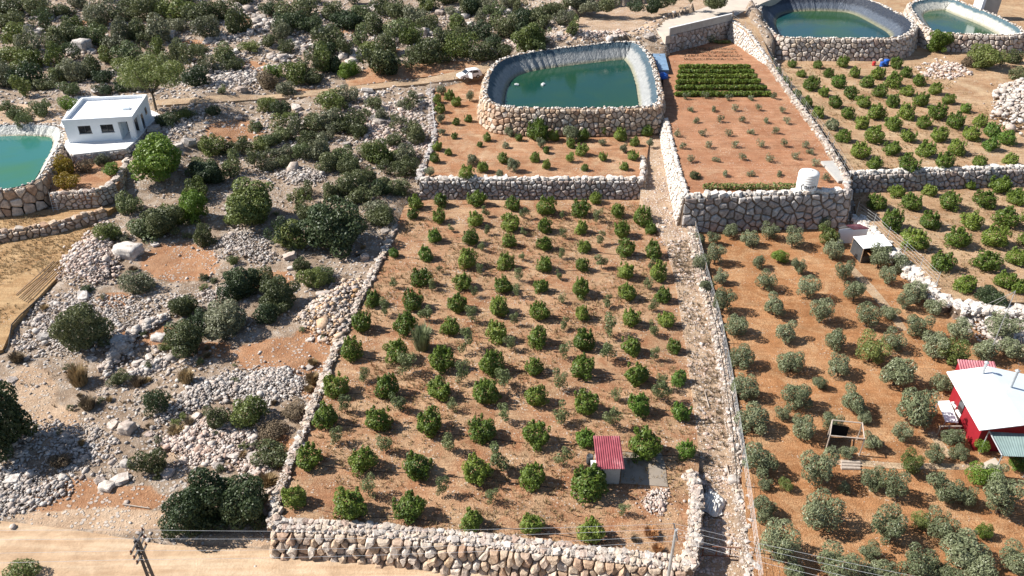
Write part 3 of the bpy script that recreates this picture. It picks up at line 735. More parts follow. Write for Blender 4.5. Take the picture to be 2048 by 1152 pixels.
def pond(label, pix, rimz, zb, drop, slope, liner, water, wlabel, stone, seed, sw=.95, sh=.75, batter=.6, rim=.7, K=240, rimmat='stone_white', ratio=1.0):
    p, L = resample(chaikin([hit(x, y, rimz)[:2] for x, y in pix]), K)
    nn = inward(p); cen = p.mean(0); zbase = float(zb(*cen))
    root = empty('irrigation_pond', (cen[0], cen[1], zbase)); tag(root, label, 'pond')
    rnd = random.Random(seed); rr = np.random.RandomState(seed)
    vs = []; below = []; rings = 9; fold = .075*np.sin(np.arange(K)*1.9+2*np.sin(np.arange(K)*.23))*np.clip(np.sin(np.arange(K)*.17+seed)+.4, 0, 1)+rr.uniform(-.03, .03, K)
    for r_ in range(rings):
        t = r_/(rings-1)*1.35
        for i in range(K):
            wr = fold[i]*(.4+.6*min(1, t))+rr.uniform(-.012, .012)
            q = p[i]+nn[i]*(rim+slope*t+wr*2*(t > 0)); vs.append((q[0], q[1], rimz+.02-drop*t+wr*(t > 0))); below.append(t)
    fs = [(r_*K+i, r_*K+(i+1) % K, (r_+1)*K+(i+1) % K, (r_+1)*K+i) for r_ in range(rings-1) for i in range(K)]
    a_ = .5*np.sum(p[:, 0]*np.roll(p[:, 1], -1)-np.roll(p[:, 0], -1)*p[:, 1])
    if a_ < 0: fs = [f[::-1] for f in fs]
    me_ = bpy.data.meshes.new('liner'); me_.from_pydata(vs, [], fs); me_.update()
    at_ = me_.attributes.new('below', 'FLOAT', 'POINT'); at_.data.foreach_set('value', np.array(below, dtype=np.float32))
    obj('liner', me_, liner, root, neg(root), True)
    # bank core between outer face and liner
    vs = []
    for i in range(K):
        for d, z in ((-batter*.9, zbase-.3), (.05, rimz-.05), (rim+.05, rimz-.05), (rim+slope*1.5, rimz-drop*1.5-.2)):
            q = p[i]+nn[i]*d; vs.append((q[0], q[1], z))
    fs = [(i*4+j, i*4+j+1, ((i+1) % K)*4+j+1, ((i+1) % K)*4+j) for i in range(K) for j in range(2)]
    if a_ > 0: fs = [f[::-1] for f in fs]
    MB().add(vs, fs).build('bank_core', 'wall_fill', root, neg(root))
    # water: its own sheet
    wv = [(*(p[i]+nn[i]*(rim+slope*1.08)), rimz-drop) for i in range(K)]
    vo, eo, fo, *_r = delaunay_2d_cdt([Vector(q[:2]) for q in wv], [(i, (i+1) % K) for i in range(K)], [], 1, 1e-4)
    me_ = bpy.data.meshes.new('pond_water'); me_.from_pydata([(v.x, v.y, rimz-drop) for v in vo], [], [tuple(f) for f in fo]); me_.update()
    w_ = obj('pond_water', me_, water); tag(w_, wlabel, None, None, 'structure')
    # rim stones
    per = int(L/.42); pos = []; sz = []
    for i in range(per*2):
        f_ = rnd.random()*K; j = int(f_) % K; q = p[j]+(p[(j+1) % K]-p[j])*(f_-int(f_))+nn[j]*rnd.uniform(0, rim*1.05); pos.append((q[0], q[1], rimz+rnd.uniform(-.03, .1))); sz.append(rnd.uniform(.25, .6))
    f_ = obj('rim_stones', rubble_mesh('rim_stones', pos, np.array(sz), seed, .6), rimmat, root, neg(root)); f_['kind'] = 'stuff'
    # outer faces with stones one by one: runs of the outline that face the camera or show from the side
    vis = [float(np.dot(-nn[i], -p[i])/np.linalg.norm(p[i])) > -.22 for i in range(K)]
    start = next((i for i in range(K) if vis[i] and not vis[i-1]), 0); run = []
    for i in range(K):
        j = (start+i) % K
        if not vis[j]: break
        run.append(p[j])
    if len(run) > 2: face_stones(root, Path2(run, 1 if a_ > 0 else -1), zb, lambda x, y: rimz, batter, sw, sh, stone, rnd, .2, 'stone', .045)
    return root, p

pond('oval irrigation pond with stone bank and teal water beside the parked car',
     [(963, 187), (972, 146), (992, 120), (1045, 104), (1131, 93), (1253, 80), (1284, 86), (1308, 118), (1324, 180), (1325, 208), (1305, 216), (1166, 219), (1010, 217), (976, 206)], 7.3, lambda x, y: 3.35,
     2.5, 2.5, 'liner_grey', 'water_teal', 'dark teal water in the middle pond', 'stone_warm', 31, .85, .7, .8)
pond('large round irrigation pond with black liner at the top of the photo',
     [(1514, 14), (1520, 40), (1540, 66), (1570, 77), (1626, 77), (1730, 78), (1815, 76), (1836, 52), (1824, 38), (1792, 22), (1747, 0), (1695, -10), (1590, -12), (1530, -4)], 8.2, lambda x, y: 4.2,
     2.7, 3.2, 'liner_black', 'water_blue', 'blue green water in the black lined pond', 'stone_pale', 32, .95, .75, .9)
pond('far right irrigation pond with cream coloured liner',
     [(1812, 10), (1830, 0), (1873, -4), (1912, -2), (1944, 12), (1998, 31), (2055, 61), (2044, 72), (1921, 69), (1868, 66), (1850, 58), (1828, 34)], 7.6, lambda x, y: 4.3,
     1.8, 2.6, 'liner_cream', 'water_blue', 'blue water in the cream lined pond', 'stone_pale', 33, 1.0, .8, .7)
pond('turquoise pool with pale rim left of the white house',
     [(-260, 396), (0, 383), (44, 376), (80, 363), (97, 340), (110, 315), (126, 288), (132, 262), (122, 249), (60, 246), (0, 248), (-260, 256)], POOLZ, lambda x, y: 1.25 if y < 95 else 3.0,
     1.2, 1.3, 'liner_pale', 'water_turquoise', 'turquoise water in the left pool', 'stone_warm', 34, 1.15, .85, .5, .6)

# ------------------------------------------------------------------ plants
def leaf_cloud(lobes, n_, L, Wd, seed, inner=.25, jit=.6, hang=0.0, zmin=.05):
    """leaf-sized faces through the crown's lobes (centre, radii, weight)"""
    rr = np.random.RandomState(seed); w = np.array([l[2] for l in lobes], float); w /= w.sum()
    k = rr.choice(len(lobes), n_*2, p=w); C = np.array([l[0] for l in lobes])[k]; Rd = np.array([l[1] for l in lobes])[k]
    d = rr.normal(size=(n_*2, 3)); d /= np.linalg.norm(d, axis=1)[:, None]
    rad = np.where(rr.rand(n_*2) < inner, rr.uniform(.35, .85, n_*2), rr.uniform(.84, 1.06, n_*2))
    P = C+d*Rd*rad[:, None]
    ins = np.zeros(n_*2, bool)
    for c, r_, _ in lobes:
        ins |= (np.sum(((P-np.array(c))/np.array(r_))**2, 1) < .62)
    keep = (~ins | (rr.rand(n_*2) < inner*.6)) & (P[:, 2] > zmin); P = P[keep][:n_]; d = (d/Rd)[keep][:n_]
    d /= np.linalg.norm(d, axis=1)[:, None]; k_ = len(P)
    nrm = d+rr.normal(size=(k_, 3))*jit; nrm[:, 2] += .25; nrm /= np.linalg.norm(nrm, axis=1)[:, None]
    t = rr.normal(size=(k_, 3)); t[:, 2] -= hang; t -= nrm*np.sum(t*nrm, 1)[:, None]; t /= np.linalg.norm(t, axis=1)[:, None]
    b = np.cross(nrm, t); s_ = rr.uniform(.65, 1.3, (k_, 1))
    vs = np.stack([P-t*L*s_*.5, P+b*Wd*s_*.5+nrm*L*.06, P+t*L*s_*.5, P-b*Wd*s_*.5+nrm*L*.06], 1).reshape(-1, 3)
    return vs, np.arange(k_*4).reshape(-1, 4)
def lumps(rnd, c, r, k, size, zmin=.3, flat=1.0):
    out = []
    for i in range(k):
        a = rnd.uniform(0, 6.28); ph = math.asin(rnd.uniform(-.5, 1)); q = (c[0]+r[0]*.82*math.cos(ph)*math.cos(a), c[1]+r[1]*.82*math.cos(ph)*math.sin(a), c[2]+r[2]*.82*math.sin(ph))
        s_ = size*rnd.uniform(.7, 1.3); out.append((q, (s_, s_, s_*flat), s_*s_*.8))
    return out
def trunk_mesh(rnd, h, r, limbs, spread, name='trunk', z0=-.12):
    mb = MB(); lean = Vector((rnd.uniform(-.1, .1), rnd.uniform(-.1, .1), 0))
    fork = Vector((lean.x*.5, lean.y*.5, h*.4)); mb.tube([(0, 0, z0), (lean.x*.2, lean.y*.2, h*.2), fork], [r*1.25, r, r*.85], 7)
    for i in range(limbs):
        a = i*6.28/limbs+rnd.uniform(-.4, .4); s_ = spread*rnd.uniform(.7, 1.1); e_ = fork+Vector((math.cos(a)*s_, math.sin(a)*s_, h*rnd.uniform(.35, .6)))
        m_ = fork.lerp(e_, .5)+Vector((math.cos(a)*s_*.12, math.sin(a)*s_*.12, -h*.04))
        mb.tube([fork-Vector((0, 0, h*.05)), m_, e_], [r*.6, r*.42, r*.16], 5)
    me_ = bpy.data.meshes.new(name); me_.from_pydata(mb.v, [], mb.f); me_.update(); me_.materials.append(MATS['bark']); return me_
KIND = {}
def make_kind(key, count, lobefn, n_, L, Wd, mat, trunk=(1.1, .07, 5, .5), inner=.25, jit=.6, hang=0, zmin=.05):
    KIND[key] = []
    for i in range(count):
        rnd = random.Random(sum(map(ord, key))*7+i*31); lob = lobefn(rnd)
        vs, fs = leaf_cloud(lob, n_, L, Wd, i*13+sum(map(ord, key)), inner, jit, hang, zmin)
        cm = mesh_np('crown', vs, fs); cm.materials.append(MATS[mat])
        tm = trunk_mesh(rnd, *trunk) if trunk else None
        KIND[key].append((cm, tm))
def citrus(rnd):
    """leafy bush of uneven limbs with upright shoots, open here and there"""
    out = [((rnd.uniform(-.12, .12), rnd.uniform(-.12, .12), .72), (rnd.uniform(.68, .82), rnd.uniform(.68, .82), .7), 1.6)]
    for i in range(17):
        a = i*2.4+rnd.uniform(-.5, .5); d = rnd.uniform(.35, .74); z = rnd.uniform(.2, 1.2)*(1.12-d*.3); s_ = rnd.uniform(.2, .38); out.append(((math.cos(a)*d, math.sin(a)*d, z), (s_, s_, s_*rnd.uniform(.85, 1.25)), s_*s_*1.5))
    for i in range(13):
        a = rnd.uniform(0, 6.28); d = rnd.uniform(.05, .85); out.append(((math.cos(a)*d, math.sin(a)*d, .76+.75*math.sqrt(1-d*d)*rnd.uniform(.75, 1.2)), (.1, .1, .27), .06))
    return out
def sapling(rnd):
    out = []
    for i in range(9):
        a = rnd.uniform(0, 6.28); d = rnd.uniform(.1, .75); z = rnd.uniform(.6, 2.1); s_ = rnd.uniform(.22, .42); out.append(((math.cos(a)*d, math.sin(a)*d, z), (s_, s_, s_*1.2), s_*s_))
    return out
def olive(rnd):
    out = [((0, 0, 1.0), (.55, .55, .6), .7)]
    for i in range(13):
        a = i*.63*2+rnd.uniform(-.3, .3); d = rnd.uniform(.35, .72); z = rnd.uniform(.4, 1.65); s_ = rnd.uniform(.2, .46); out.append(((math.cos(a)*d, math.sin(a)*d, z), (s_, s_, s_*rnd.uniform(.9, 1.3)), s_*s_*1.6))
    return out
def scrub(rnd):
    out = [((0, 0, .4), (.66, .6, .5), 1.0)]
    for i in range(16):
        a = rnd.uniform(0, 6.28); d = rnd.uniform(.25, .95); z = rnd.uniform(.2, 1.0)*(1.15-d*.45); s_ = rnd.uniform(.14, .4); out.append(((math.cos(a)*d, math.sin(a)*d*.95, z), (s_*1.1, s_*1.1, s_), s_*s_*1.7))
    return out
def bigtree(rnd):
    out = [((0, 0, .7), (.7, .7, .62), 1.0)]
    for i in range(26):
        a = rnd.uniform(0, 6.28); d = rnd.uniform(.2, .82); z = rnd.uniform(.16, 1.3)*(1.12-d*.35); s_ = rnd.uniform(.16, .34); out.append(((math.cos(a)*d, math.sin(a)*d, z), (s_*1.15, s_*1.15, s_*.9), s_*s_*1.8))
    return out
def pine(rnd):
    out = []
    for i in range(26):
        a = rnd.uniform(0, 6.28); d = rnd.uniform(.1, .85); z = 1.0+rnd.uniform(-.28, .3)*(1-d*.4); s_ = rnd.uniform(.13, .28); out.append(((math.cos(a)*d, math.sin(a)*d, z), (s_*1.3, s_*1.3, s_*.75), s_*s_*1.5))
    return out
make_kind('citrus', 11, citrus, 2700, .155, .085, 'leaf_citrus', (1.0, .06, 5, .45), .2, .45)
make_kind('sapling', 6, sapling, 950, .17, .085, 'leaf_sapling', (1.8, .035, 6, .55), .4, .7)
make_kind('olive', 8, olive, 3400, .145, .052, 'leaf_olive', (1.3, .075, 5, .5), .35, .7, .3)
make_kind('scrub', 10, scrub, 2900, .12, .065, 'leaf_scrub', (.7, .05, 6, .5), .3, .8, 0, .0)
def loose(rnd):
    out = []
    for i in range(14):
        a = rnd.uniform(0, 6.28); d = rnd.uniform(.05, .8); z = rnd.uniform(.2, 1.35)*(1.1-d*.4); s_ = rnd.uniform(.14, .32); out.append(((math.cos(a)*d, math.sin(a)*d, z), (s_, s_, s_*1.15), s_*s_))
    return out
make_kind('loose', 6, loose, 1500, .13, .06, 'leaf_scrub', (1.0, .04, 8, .6), .45, .8, .1, .0)
make_kind('big', 5, bigtree, 9000, .085, .055, 'leaf_scrubgreen', (1.2, .06, 7, .55), .3, .8, 0, .06)
make_kind('pine', 1, pine, 9000, .07, .022, 'leaf_scrubgreen', (1.3, .035, 8, .6), .5, 1.0)
make_kind('seedling', 4, lambda r: [((r.uniform(-.5, .5), r.uniform(-.5, .5), r.uniform(.35, 1.1)), (.36, .36, .42), 1) for _ in range(7)], 260, .3, .11, 'leaf_olive', (.9, .05, 4, .4), .5, 1.0, 0, .1)
# upright dry or reedy clump
def clump_kind(key, count, nb, mat, h=1.6, spread=.9):
    KIND[key] = []
    for i in range(count):
        rr = np.random.RandomState(i*7+3); a = rr.uniform(0, 6.28, nb); d = rr.uniform(0, .55, nb); tip = d+rr.uniform(.1, .8, nb)*spread; hh = rr.uniform(.45, 1, nb)*h
        b = np.stack([np.cos(a)*d, np.sin(a)*d, np.zeros(nb)], -1); mid_ = np.stack([np.cos(a)*(d*.5+tip*.5), np.sin(a)*(d*.5+tip*.5), hh*.65], -1); t = np.stack([np.cos(a)*tip, np.sin(a)*tip, hh*rr.uniform(.7, 1, nb)], -1)
        s_ = np.stack([-np.sin(a), np.cos(a), 0*a], -1)*.03
        vs = np.stack([b-s_, b+s_, mid_+s_, mid_-s_, t], 1).reshape(-1, 3); k = np.arange(nb)[:, None]*5
        fs = np.concatenate([k+np.array([[0, 1, 2]]), k+np.array([[0, 2, 3]]), k+np.array([[3, 2, 4]])]); me_ = mesh_np('blades', vs, fs); me_.materials.append(MATS[mat]); KIND[key].append((me_, None))
clump_kind('dry', 4, 700, 'leaf_dry', 1.4, .7)
clump_kind('reed', 2, 500, 'leaf_reed', 2.3, .8)
HC = dict(loose=.65, citrus=.82, sapling=1.2, olive=.98, scrub=.55, big=.72, pine=1.0, seedling=.6, dry=.7, reed=1.0)
TREES = []
PR = random.Random(77)
def plant(kind, name, cat, px, py, d, zf, label, group=None, mat=None, var=None, sq=1.0, sink=0.0):
    """a plant whose crown centre shows at (px, py) with width d in the photo; it stands on zf"""
    r = d/2*.075; p = None
    for _ in range(4):
        p = hit(px, py, lambda x, y: float(zf(x, y))+HC[kind]*r*sq); r = d/2*depth_of(p)/F
    z = float(zf(p[0], p[1]))-sink
    crown, trunk = KIND[kind][var if var is not None else PR.randrange(len(KIND[kind]))]
    root = empty(name, (p[0], p[1], z), PR.uniform(0, 6.28)); a = PR.uniform(.9, 1.1); root.scale = (r*a, r/a, r*sq*PR.uniform(.88, 1.08)); root.rotation_euler.x = PR.uniform(-.08, .08); root.rotation_euler.y = PR.uniform(-.08, .08)
    tag(root, label, cat, group)
    c = obj('crown' if kind in ('citrus', 'sapling', 'olive', 'big', 'pine', 'seedling') else 'foliage', crown, None, root)
    if mat:
        c.material_slots[0].link = 'OBJECT'; c.material_slots[0].material = MATS[mat]
    if trunk: obj('trunk', trunk, None, root)
    TREES.append((root, px, py, kind)); return root
# --- the big citrus orchard, rows from the back wall to the front
rows = [
 zoom(680, 380, [(440, 70, 85), (585, 60, 80), (785, 45, 100), (990, 75, 90), (1190, 95, 105), (1390, 105, 100), (1470, 45, 70), (1600, 120, 80), (1745, 150, 110), (1795, 220, 75)]),
 zoom(680, 380, [(415, 135, 65), (570, 150, 80), (780, 165, 95), (985, 190, 105), (1180, 205, 85), (1388, 212, 80), (1625, 225, 95)]),
 zoom(680, 380, [(540, 260, 85, 1), (752, 275, 95), (975, 293, 80), (1178, 305, 90), (1408, 322, 80), (1645, 335, 105), (1810, 345, 100)]),
 zoom(680, 380, [(310, 360, 60, 1), (495, 365, 85, 1), (728, 395, 110), (955, 410, 95), (1178, 425, 95), (1398, 432, 78), (1645, 462, 100), (1835, 468, 110)]),
 zoom(680, 380, [(468, 500, 110), (700, 525, 105), (940, 540, 105), (1162, 550, 85), (1392, 562, 110), (1655, 585, 105), (1857, 600, 95)]),
 zoom(680, 380, [(185, 625, 95), (420, 630, 120), (670, 648, 115), (915, 665, 120), (1150, 698, 110), (1398, 707, 85), (1680, 728, 105), (1880, 740, 100)]),
 zoom(680, 380, [(122, 758, 120), (372, 770, 130), (632, 782, 110), (897, 820, 125), (1143, 843, 120), (1405, 858, 125), (1680, 893, 115), (1920, 898, 85)]),
 zoom(680, 380, [(65, 915, 125), (312, 935, 130), (588, 965, 150), (872, 985, 145), (1118, 1012, 105), (1402, 1018, 140), (1710, 1055, 135), (1958, 1080, 95, 1)]),
 zoom(480, 752, [(550, 45, 140), (838, 55, 140), (1140, 70, 140), (1420, 85, 160), (1718, 115, 125), (1996, 150, 145), (2300, 170, 130, 1), (2542, 200, 110, 1)]),
 zoom(480, 752, [(485, 225, 140), (795, 245, 140), (1080, 265, 155), (1388, 300, 155), (1703, 335, 155), (1988, 350, 115, 1), (2333, 390, 185), (2573, 425, 105, 1)]),
 zoom(480, 752, [(400, 455, 150), (705, 485, 155), (1025, 500, 170), (1365, 535, 170), (1690, 570, 150), (2023, 605, 210)]),
 zoom(480, 752, [(310, 690, 140), (630, 735, 190), (975, 755, 175), (1335, 820, 130), (1675, 840, 125), (2026, 890, 145)]),
]
CIT = []
NR = len(rows)
for ri, row in enumerate(rows):
    for ci, t in enumerate(sorted(row)):
        lab = 'round citrus tree %s from the left in orchard row %s counted from the road' % (ordw(ci), ordw(NR-1-ri))
        plant('citrus', 'citrus_tree', 'citrus tree', t[0]-(5 if abs(t[0]-1184) < 6 and t[1] > 940 and t[1] < 1000 else 0), t[1], t[2]*1.13, z_field, lab, 'citrus trees of the front orchard', 'leaf_lemon' if len(t) > 3 else None)
        CIT.append((t[0], t[1], '%s in row %s' % (ordw(ci), ordw(NR-1-ri))))
inter = zoom(680, 380, [(835, 120, 60), (1060, 130, 60), (1280, 140, 45), (1475, 150, 60), (845, 230, 50), (1055, 235, 50), (1285, 250, 55), (1505, 275, 70), (815, 320, 60), (1275, 365, 55), (1510, 400, 85), (800, 460, 55), (1030, 490, 65),
  (1268, 490, 50), (530, 545, 60), (775, 585, 55), (1020, 580, 65), (1275, 620, 55), (1540, 635, 75), (1800, 660, 70), (255, 680, 85), (490, 700, 100), (760, 720, 85), (1005, 750, 60), (1290, 770, 65), (1545, 790, 110), (1815, 800, 80),
  (725, 870, 110), (985, 885, 75), (1285, 925, 80), (1545, 930, 105), (1815, 950, 70), (370, 1000, 120), (700, 1050, 110), (945, 1080, 120), (1265, 1105, 100), (130, 1060, 90), (1855, 1115, 80), (305, 530, 60), (1775, 530, 70), (575, 460, 40), (1050, 375, 50), (1800, 420, 60), (640, 215, 45)])
inter += zoom(480, 752, [(920, 140, 110), (600, 155, 90), (545, 340, 95), (835, 380, 110), (1195, 375, 115), (1480, 470, 150), (1865, 470, 105), (1160, 640, 95), (735, 640, 110), (1440, 690, 80), (1530, 215, 100), (1855, 225, 115), (1220, 170, 70), (2155, 240, 110), (2430, 90, 110), (2160, 100, 75), (2200, 765, 70)])
def beside(px, py, lst):
    q = min(lst, key=lambda t: (t[0]-px)**2+(t[1]-py)**2*1.5); dx, dy = px-q[0], py-q[1]
    if abs(dx) > abs(dy)*.9: s_ = 'right of' if dx > 0 else 'left of'
    else: s_ = 'in front of' if dy > 0 else 'behind'
    return s_, q[2]
used = {}
for t in inter:
    s_, q = beside(t[0], t[1], CIT); lab = 'thin grey-green sapling %s the citrus tree %s from the road' % (s_, q)
    used[lab] = used.get(lab, 0)+1
    if used[lab] > 1: lab = 'another thin sapling %s the citrus tree %s from the road' % (s_, q)
    plant('sapling', 'young_tree', 'sapling', t[0], t[1], t[2]*1.12, z_field, lab, 'saplings between the citrus trees')
plant('reed', 'reed_clump', 'reed clump', 680+470/2.88, 380+850/2.88, 52, z_field, 'tall pale reed clump among the citrus trees at the left side of the orchard')
# rusty weeds and dry grass in the orchard
for i, t in enumerate(zoom(1000, 752, [(870, 900, 150), (910, 990, 120), (780, 940, 90)])):
    plant('dry', 'dry_weed_clump', 'dry weeds', t[0], t[1], t[2]*.7, z_field, ['rusty brown dry weeds at the front right orchard corner', 'rusty dry weeds behind the right utility pole', 'grey dry weeds on the orchard edge left of the rusty weeds'][i], None, ['leaf_rust', 'leaf_rust', 'leaf_brown'][i], None, .7)
def rows_of(lst, gap):
    """sort plants into rows by where they stand in the photo"""
    lst = sorted(lst, key=lambda t: t[1]); out = [[lst[0]]]
    for t in lst[1:]:
        if t[1]-np.mean([q[1] for q in out[-1]]) > gap: out.append([])
        out[-1].append(t)
    return [sorted(r_) for r_ in out]
def grow(lst, gap, fmt, kind, name, cat, zf, group, far=True, **k):
    rws = rows_of(lst, gap)
    for ri, r_ in enumerate(rws):
        for ci, t in enumerate(r_):
            m_ = t[3] if len(t) > 3 and isinstance(t[3], str) else None
            plant(kind, name, cat, t[0], t[1], t[2], zf, fmt % (ordw(ci), ordw(ri)), group, m_, **k)
# --- small trees on the pond terrace
t1 = zoom(680, 0, [(585, 515, 60), (560, 570, 60), (630, 545, 70), (745, 555, 55), (670, 585, 65), (575, 620, 70), (580, 680, 60), (740, 680, 55), (665, 700, 50), (590, 755, 45), (660, 780, 45), (845, 790, 55), (975, 755, 60), (1030, 790, 50), (805, 830, 40), (955, 832, 45),
  (1140, 755, 130), (1230, 780, 70), (1340, 760, 110), (1400, 780, 80), (1330, 825, 60), (1155, 825, 60), (1190, 865, 45), (1395, 860, 85), (1510, 815, 45), (1515, 745, 80), (1615, 770, 90), (1635, 850, 55), (1700, 815, 60), (1770, 755, 70), (1785, 820, 50), (1690, 890, 70), (1515, 900, 60), (1325, 905, 60, 'leaf_lemon'),
  (1125, 905, 65), (1190, 950, 60), (765, 912, 80), (820, 960, 75), (940, 910, 70), (1000, 950, 85), (730, 995, 95), (545, 910, 65), (520, 990, 60), (1410, 962, 50), (1640, 955, 60), (920, 995, 55), (625, 875, 50), (555, 840, 70)])
a = [t for i, t in enumerate(t1) if i % 3]; b = [t for i, t in enumerate(t1) if not i % 3]
grow(a, 14, 'small round fruit tree %s from left in %s tier of the pond terrace', 'citrus', 'fruit_tree', 'fruit tree', z_T1, 'young trees on the pond terrace')
grow(b, 18, 'small grey-green olive %s from left in %s tier of the pond terrace', 'olive', 'young_olive_tree', 'olive tree', z_T1, 'young trees on the pond terrace')
# --- upper right grove, lower right grove
ug = zoom(1348, 0, [(552, 357, 60), (680, 365, 60), (830, 370, 65), (975, 358, 80), (1285, 362, 85), (592, 420, 65), (735, 422, 60), (893, 418, 70), (1040, 418, 75), (1180, 418, 100), (1340, 413, 85), (642, 472, 75), (795, 475, 115), (955, 470, 100, 'leaf_lemon'), (1115, 465, 95), (1265, 460, 115), (1415, 458, 90),
  (1510, 512, 85), (703, 538, 75), (865, 528, 75), (1023, 528, 100), (1190, 525, 90), (1345, 520, 85), (765, 590, 85), (930, 587, 90), (1092, 582, 100), (1260, 580, 95), (1422, 573, 105), (1590, 568, 85), (835, 645, 85), (1010, 650, 95), (1175, 645, 120), (1345, 642, 115), (1520, 635, 130), (1685, 620, 75, 'leaf_lemon'),
  (910, 712, 90, 'leaf_olive'), (1088, 708, 95), (1265, 708, 110), (1445, 700, 100), (1620, 695, 120), (1765, 692, 95), (980, 780, 100), (1165, 780, 130), (1355, 775, 105), (1530, 770, 115), (1720, 765, 115), (1840, 750, 110, 'leaf_lemon'), (1075, 865, 125), (1260, 850, 115), (1455, 858, 125), (1632, 845, 120), (1825, 830, 100, 'leaf_lemon'), (1930, 795, 110, 'leaf_lemon'),
  (1157, 942, 95), (1355, 938, 135), (1562, 928, 120), (1765, 930, 95), (1940, 920, 90)])
grow([(t[0], t[1], t[2]*.97)+tuple(t[3:]) for t in ug], 13, 'round citrus bush %s from left in %s row of the upper right grove', 'citrus', 'citrus_bush', 'citrus tree', z_R2, 'citrus of the upper right grove', sq=.88)
lg = zoom(1348, 0, [(1290, 1100, 100), (1475, 1095, 90), (1705, 1065, 70), (1880, 1065, 130), (1980, 1120, 110)])+zoom(1348, 380, [(1165, 65, 120), (1370, 70, 125), (1590, 60, 135), (1790, 55, 135), (1975, 45, 110), (1265, 175, 150), (1480, 170, 140), (1715, 170, 140), (1925, 160, 150), (1395, 285, 165), (1635, 275, 155), (1860, 270, 165), (1550, 405, 150), (1795, 400, 170), (1985, 385, 130), (1685, 535, 140), (1915, 520, 130), (1995, 555, 110), (2090, 150, 140), (2070, 280, 150)])
grow([(t[0], t[1], t[2]*.99)+tuple(t[3:]) for t in lg], 18, 'broad citrus bush %s from left in %s row of the lower right grove', 'citrus', 'citrus_bush', 'citrus tree', z_R3, 'citrus of the lower right grove', sq=.85)
# --- olive grove
og = zoom(1348, 380, [(150, 285, 70), (230, 275, 80), (325, 230, 90), (440, 270, 110), (555, 235, 100), (690, 270, 120), (860, 190, 80), (895, 250, 130, 'leaf_scrubgreen'), (240, 375, 110), (155, 420, 100), (610, 370, 100, 'leaf_lemon'), (490, 410, 85), (270, 500, 90), (725, 445, 95), (920, 340, 120), (980, 465, 110), (190, 555, 95), (525, 525, 110), (780, 565, 135), (290, 640, 130), (575, 660, 140),
  (1045, 585, 130), (1235, 495, 105), (1190, 390, 130), (1320, 420, 120), (850, 705, 140), (1390, 570, 150), (1330, 640, 100), (1500, 665, 110), (365, 765, 150), (645, 810, 135), (1120, 730, 140), (1240, 700, 100), (1410, 780, 140), (930, 855, 135), (1640, 800, 140), (1140, 910, 180, 'leaf_scrubgreen'), (1260, 860, 130), (395, 955, 150), (680, 975, 160), (960, 1010, 150), (1290, 1040, 200), (1520, 900, 160), (1610, 940, 160, 'leaf_scrubgreen'), (1900, 780, 170), (1800, 910, 150), (1550, 1110, 120), (1950, 900, 150)])
og += zoom(1348, 752, [(1130, 1010, 120), (700, 1120, 150), (1760, 1120, 200), (1560, 1130, 150), (1850, 560, 120), (980, 640, 70), (1100, 240, 80), (410, 60, 160), (455, 235, 185), (715, 100, 180), (840, 30, 90), (1040, 140, 160), (1400, 180, 240), (630, 215, 90), (745, 295, 150), (910, 260, 110), (1310, 330, 110), (500, 470, 210), (995, 435, 90), (1145, 380, 110), (835, 535, 210), (1360, 500, 140, 'leaf_scrubgreen'), (1140, 580, 150), (1275, 635, 160), (1570, 650, 190), (1680, 690, 130), (525, 620, 80), (650, 625, 85, 'leaf_scrubgreen'),
  (530, 750, 150), (850, 785, 230), (1240, 865, 210), (1530, 870, 170), (1420, 840, 110, 'leaf_scrubgreen'), (1790, 890, 100, 'leaf_citrus'), (600, 970, 240), (1680, 985, 260), (950, 1080, 230), (1140, 1120, 150), (1420, 1080, 220), (1900, 700, 230), (1610, 340, 130), (1650, 440, 100), (1500, 455, 110), (1770, 400, 90, 'leaf_bright'), (1780, 570, 150, 'leaf_bright'), (1970, 1060, 190), (1250, 1150, 160), (1980, 500, 110, 'leaf_bright')])
grow([(t[0], t[1], t[2]*1.04)+tuple(t[3:]) for t in og], 22, 'grey-green olive tree %s from left in %s row down the olive grove', 'olive', 'olive_tree', 'olive tree', z_olive, 'trees of the olive grove')
